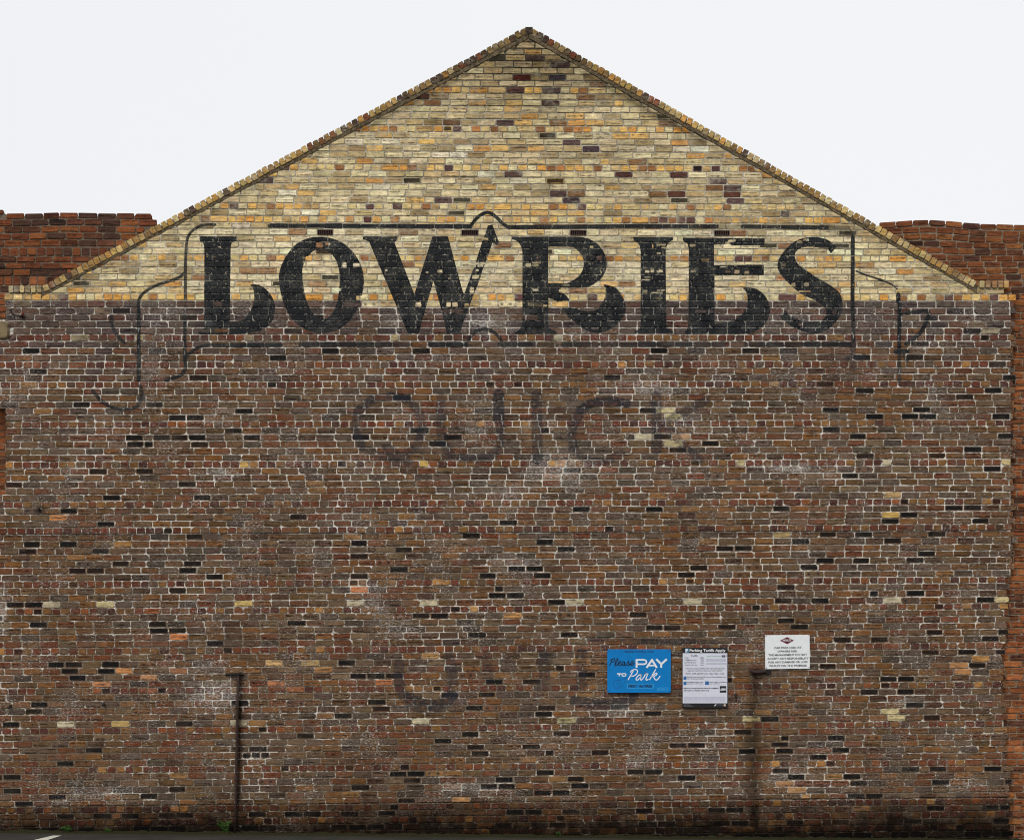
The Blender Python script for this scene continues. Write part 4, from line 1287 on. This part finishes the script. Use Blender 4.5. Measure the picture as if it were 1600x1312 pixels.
def ink(name, r, g, b, rough=.5): return plain(name, srgb(r, g, b, K_), rough, .12, 60)
BLUE = plain('blue_sign_face', srgb(0, 117, 186, K_), .5, .10, 12, spec=.2)
NAVY, WHITE_INK, CYAN, DEEP = ink('navy_ink', 10, 28, 56), ink('white_ink', 226, 226, 230), ink('cyan_ink', 60, 168, 214), ink('blue_line_ink', 4, 78, 140)
EDGE = plain('dark_sign_edge', srgb(20, 26, 40, K_), .6, .2, 30)
SCREW = plain('screw_head', srgb(40, 44, 52, K_), .5, .2, 60)

# the blue one
z = Zm(940, 1000, 13.333)
def W(*pts): return [(X(a), Z(b)) for a, b in z(*pts)]
def w_(k): return k / 13.333 * S
sign = thing('parking_sign', 'blue metal sign with white and navy lettering asking drivers to pay to park', 'sign', (X(998), -.02, Z(1048)))
def sg(v): return v
(a0, b0), (a1, b1) = W((115, 1090), (1435, 188))
poly = rounded(a0, b0, a1, b1, .022)
V, F = prism_data(poly, -.034, -.020)
o = mesh_obj('panel', loc(sign, V), F, BLUE, sign)
o.data.materials.append(EDGE)
for i, pl in enumerate(o.data.polygons):
    if i > 0: pl.material_index = 1
v, f = box_data(a0 + .05, a1 - .05, -.020, -.003, b0 + .06, b0 + .09)
v2, f2 = box_data(a0 + .05, a1 - .05, -.020, -.003, b1 - .09, b1 - .06)
mesh_obj('rail', loc(sign, v), f, EDGE, sign)
mesh_obj('rail', loc(sign, v2), f2, EDGE, sign)
Y1 = -.0348 + .02
SX, SZ = X(998), Z(1048)
def T(*a, **k): return text(*a, **k)
def rel(p): return [(a - SX, b - SZ) for a, b in p]
def script(name, strokes, wd, mat):
    polys = []
    for st_ in strokes:
        pts = rel(W(*catmull(st_, 6)))
        polys += [list(q) for q in ribbon(pts, w_(wd))]
    flat(name, polys, Y1, mat, sign)
(cx0, cz0), = rel(W((778, 240)))
text('lettering', 'PARKING CONTROL ZONE', cx0, cz0, w_(605), w_(44), Y1, NAVY, sign, .02)
script('lettering', [[(205, 400), (262, 376), (270, 405), (250, 440), (205, 462)], [(160, 528), (190, 460), (222, 385)], [(180, 420), (205, 400)], [(262, 500), (300, 470), (335, 410), (335, 378), (312, 392), (280, 470), (280, 522), (305, 522), (345, 480)],
                     [(345, 480), (388, 462), (388, 436), (362, 445), (348, 490), (362, 524), (395, 515), (425, 480)], [(475, 452), (440, 444), (418, 488), (425, 524), (452, 512), (482, 448), (468, 505), (482, 526), (515, 495)],
                     [(515, 495), (552, 436), (556, 468), (570, 500), (552, 526), (522, 516)], [(570, 510), (640, 478), (650, 445), (625, 440), (598, 485), (612, 526), (650, 512), (682, 470)]], 19, NAVY)
polys = []
for st_ in ([(724, 572), (724, 390)], [(1235, 490), (1235, 572)]): polys += ribbon(rel(W(*st_)), w_(40))
polys += ribbon(rel(W((724, 407), (880, 407), (922, 425), (930, 455), (918, 482), (880, 497), (740, 497))), w_(34))
polys += ribbon(rel(W((932, 572), (1052, 396))), w_(42)) + ribbon(rel(W((1036, 396), (1145, 572))), w_(42)) + ribbon(rel(W((985, 525), (1105, 525))), w_(30))
polys += ribbon(rel(W((1132, 392), (1240, 500))), w_(42)) + ribbon(rel(W((1352, 392), (1232, 500))), w_(42))
# keep each stroke on its own layer so no two overlap in one plane
V, F = [], []
for i, q in enumerate(polys):
    b = len(V); V += [(a, Y1 - .0001 * (i + 1), c_) for a, c_ in q]; F.append(tuple(range(b, b + 4)))
mesh_obj('lettering', V, F, WHITE_INK, sign)
for polys in (ribbon(rel(W((316, 696), (408, 696))), w_(22)) + ribbon(rel(W((362, 702), (362, 748))), w_(22)),
              ribbon(rel(W((430, 692), (490, 692), (501, 704), (501, 731), (490, 742), (430, 742), (419, 731), (419, 704), (430, 692))), w_(20))):
    V, F = [], []
    for i, q in enumerate(polys):
        b = len(V); V += [(a, Y1 - .0001 * (i + 1), c_) for a, c_ in q]; F.append(tuple(range(b, b + 4)))
    mesh_obj('lettering', V, F, WHITE_INK, sign)
script('lettering', [[(545, 826), (590, 745), (655, 636)], [(595, 672), (620, 630), (690, 606), (742, 630), (728, 694), (672, 736), (615, 748)],
                     [(815, 720), (772, 722), (722, 780), (716, 820), (748, 822), (795, 775), (830, 715), (806, 790), (815, 826), (850, 804)],
                     [(850, 804), (895, 730), (908, 690), (900, 672), (918, 694), (962, 698)], [(962, 698), (930, 762), (918, 808), (935, 828), (970, 804)],
                     [(990, 826), (1040, 740), (1122, 602)], [(1030, 770), (1100, 696), (1142, 684), (1140, 715), (1085, 752), (1092, 790), (1125, 824), (1165, 808), (1215, 742)]], 21, WHITE_INK)
script('drawing', [[(505, 780), (490, 830), (440, 955)], [(240, 905), (250, 865), (300, 835), (380, 830), (440, 810), (505, 780)], [(240, 905), (245, 960), (290, 1000), (350, 995), (385, 960), (440, 955)], [(300, 900), (350, 905), (430, 880)], [(290, 935), (335, 945)], [(330, 970), (345, 985)]], 8, DEEP)
(q0, q1), = [rel(W((528, 992), (1078, 908)))]
pp = [(q0[0], q0[1]), (q1[0], q0[1]), (q1[0], q1[1]), (q0[0], q1[1]), (q0[0], q0[1])]
polys = []
for i in range(4): polys += ribbon([pp[i], pp[i + 1]], w_(9))
V, F = [], []
for i, q in enumerate(polys):
    b = len(V); V += [(a, Y1 - .0001 * i, c_) for a, c_ in q]; F.append(tuple(range(b, b + 4)))
mesh_obj('border', V, F, CYAN, sign)
(cx0, cz0), = rel(W((800, 951)))
text('lettering', 'FIRST 1hr FREE', cx0, cz0, w_(490), w_(64), Y1, NAVY, sign, .025)
(cx0, cz0), = rel(W((1270, 1016)))
text('lettering', 'HOULTS', cx0, cz0, w_(228), w_(74), Y1, CYAN, sign, .0)
screws(sign, rel(W((152, 222), (1400, 222), (152, 1055), (1400, 1055))), -.0345 + .02, SCREW)

# the tariff board
z = Zm(1055, 1000, 11.92)
def w_(k): return k / 11.92 * S
SX, SZ = X(1101), Z(1057)
board = thing('tariff_board', 'tall white parking tariff board with a black header, between the blue and white signs', 'sign', (SX, -.02, SZ))
BLACKP = plain('black_board', srgb(18, 19, 22, K_), .5, .2, 30)
WHITEP = plain('white_print_face', srgb(206, 208, 218, K_), .5, .06, 20)
GREYI, GREENI, BLUEI, TEALI, PALEI = ink('grey_ink', 96, 98, 106), ink('pale_green_ink', 150, 176, 160), ink('blue_ink', 42, 98, 156), ink('teal_ink', 70, 130, 160), ink('pale_grey_ink', 168, 170, 186)
BLACKI, BEIGE = ink('black_ink', 26, 28, 34), ink('beige_ink', 186, 166, 146)
(a0, b0), (a1, b1) = W((130, 1252), (968, 138))
V, F = prism_data([(a0, b0), (a1, b0), (a1, b1), (a0, b1)], -.030, -.012)
mesh_obj('back_board', loc(board, V), F, BLACKP, board)
(q0, q1), = [rel(W((134, 1170), (963, 240)))]
YB = -.0310 + .02
V, F = prism_data([q0, (q1[0], q0[1]), q1, (q0[0], q1[1])], YB, -.0302 + .02)
mesh_obj('print_sheet', V, F, WHITEP, board)
Y2 = YB - .0006
def bt(body, x, y, wd, h, mat, bold=.0, align='CENTER', yy=None):
    bold += .02
    (cx, cz), = rel(W((x, y)))
    return text('lettering', body, cx, cz, w_(wd) if wd else 0, w_(h), Y2 if yy is None else yy, mat, board, bold, align)
YH = -.0306 + .02
(q0, q1), = [rel(W((178, 232), (245, 152)))]
flat('icon', [[q0, (q1[0], q0[1]), q1, (q0[0], q1[1])]], YH, TEALI, board)
bt('P', 210, 192, 48, 64, WHITE_INK, .03, yy=YH - .0005)
bt('Parking Tariffs Apply', 596, 196, 668, 66, WHITE_INK, .005, yy=YH)
bt('Tariffs', 348, 288, 122, 40, GREYI, .01)
for i, (lft, rgt) in enumerate((('Time', 'Price'), ('1 hour', 'FREE'), ('2 additional hours', '£1.00'), ('3 additional hours', '£2.00'), ('Day rate (24 hrs)', '£4.00'), ('Overnight rate (6pm - 8am)', '£2.00'))):
    y = 322 + (0, 22, 48, 78, 112, 144)[i]
    bt(lft, 170, y, min(230, 11 * len(lft) + 20), 17, GREYI, .02, 'LEFT')
    bt(rgt, 465, y - 3, 58, 17, GREYI, .02, 'LEFT')
def bars(rows, mat, seed):
    r = random.Random(seed)
    polys = []
    for x0, x1, y, h in rows:
        x = x0
        while x < x1:
            l = min(r.uniform(18, 60), x1 - x)
            a, b = rel(W((x, y + h / 2), (x + l, y - h / 2)))
            polys.append([a, (b[0], a[1]), b, (a[0], b[1])])
            x += l + 7
    flat('small_print', polys, Y2, mat, board)['kind'] = 'stuff'
bars([(575, 935, 352, 10), (575, 940, 372, 10), (575, 935, 390, 10), (575, 940, 428, 10), (575, 940, 444, 10)], PALEI, 2)
bars([(160, 930, y, 9) for y in (1060, 1080, 1100, 1120, 1140)], PALEI, 3)
bt('pay by phone', 715, 297, 250, 30, GREENI, .03)
(q0, q1), = [rel(W((858, 318), (928, 276)))]
flat('icon', [[q0, (q1[0], q0[1]), q1, (q0[0], q1[1])]], Y2, GREYI, board)
bt('You can purchase additional time (if required) at the', 552, 528, 725, 26, BLACKI, .02)
bt('payment machines or by phone before leaving', 550, 567, 645, 26, BLACKI, .02)
bt('Parking tariffs apply 24 hours a day, 7 days a week', 550, 622, 710, 28, BLACKI, .02)
bt('Motorists must enter their full, correct vehicle registration when', 215, 683, 720, 22, BLACKI, .02, 'LEFT')
bt('using the payment facilities', 215, 716, 315, 22, BLACKI, .02, 'LEFT')
bt('Blue Badge holders must', 215, 778, 300, 20, BLACKI, .02, 'LEFT')
bt('pay full tariff rates', 215, 808, 290, 20, BLACKI, .02, 'LEFT')
bt('Park only in marked', 632, 778, 315, 20, BLACKI, .02, 'LEFT')
bt('bays at all times', 632, 808, 190, 20, BLACKI, .02, 'LEFT')
for a, b in (((148, 732), (205, 672)), ((148, 830), (205, 768)), ((550, 830), (620, 762))):
    q0, q1 = rel(W(a, b))
    flat('icon', [[q0, (q1[0], q0[1]), q1, (q0[0], q1[1])]], Y2, BLUEI, board)
bt('Failure to comply with the terms & conditions', 150, 895, 650, 32, BLACKI, .02, 'LEFT')
bt('will result in a Parking Charge of:', 150, 937, 475, 32, BLACKI, .02, 'LEFT')
q0, q1 = rel(W((824, 972), (944, 850)))
flat('price_box', [[q0, (q1[0], q0[1]), q1, (q0[0], q1[1])]], Y2, BLACKI, board)
bt('£100', 885, 912, 98, 44, WHITE_INK, .03, yy=Y2 - .0006)
q = rel(W((712, 1222), (735, 1222), (766, 1190), (742, 1190)))
flat('icon', [q], YH, WHITE_INK, board)
q = [(915 + 24 * math.cos(-2 * math.pi * i / 14), 1205 + 24 * math.sin(-2 * math.pi * i / 14)) for i in range(14)]
flat('seal', [rel(W(*q))], YH, BEIGE, board)
polys = []
for x0, x1, y in ((150, 270, 1195), (150, 300, 1213), (150, 330, 1231), (780, 880, 1195), (780, 880, 1215)):
    a, b = rel(W((x0, y + 4), (x1, y - 4)))
    polys.append([a, (b[0], a[1]), b, (a[0], b[1])])
flat('small_print', polys, YH, GREYI, board)['kind'] = 'stuff'
screws(board, rel(W((150, 165), (950, 290), (150, 1235), (950, 1235))), -.0312 + .02, SCREW)

# the white notice, hung slightly askew
z = Zm(1185, 985, 17.78)
def w_(k): return k / 17.78 * S
SX, SZ = X(1230), Z(1018)
notice = thing('notice_board', 'white notice with a dark red diamond and black lines about cars left at owners risk', 'sign', (SX, -.02, SZ))
WHITEN = plain('white_notice_face', srgb(224, 226, 226, K_), .5, .05, 20)
MAROON = ink('maroon_ink', 96, 12, 38)
tilt = .0105
(a0, b0), (a1, b1) = W((178, 1058), (1412, 118))
V, F = prism_data([(a0, b0), (a1, b0), (a1, b1), (a0, b1)], -.030, -.012)
mesh_obj('panel', loc(notice, V), F, WHITEN, notice)
Y3 = -.0306 + .02
def nt(body, x, y, wd, h, mat, bold=.028, yy=None):
    (cx, cz), = rel(W((x, y)))
    return text('lettering', body, cx, cz, w_(wd), w_(h), Y3 if yy is None else yy, mat, notice, bold)
nt('CAR PARK USED AT', 803, 474, 755, 58, BLACKI)
nt('OWNERS RISK.', 798, 572, 565, 58, BLACKI)
nt('THE MANAGEMENT DO NOT', 800, 672, 1075, 58, BLACKI)
nt('ACCEPT ANY RESPONSIBLITY', 808, 772, 1150, 58, BLACKI)
nt('FOR ANY DAMAGE OR LOSS', 805, 872, 1085, 58, BLACKI)
nt('WHILST ON THE PREMISES', 800, 972, 1050, 58, BLACKI)
flat('emblem', [rel(W((588, 274), (788, 374), (978, 274), (788, 176)))], Y3, MAROON, notice)
nt('HOULTS', 785, 266, 235, 56, WHITE_INK, .04, Y3 - .0006)
screws(notice, rel(W((205, 150), (1390, 135), (205, 1030), (1390, 1022))), -.0306 + .02, SCREW)
notice.rotation_euler = (0, -tilt, 0)
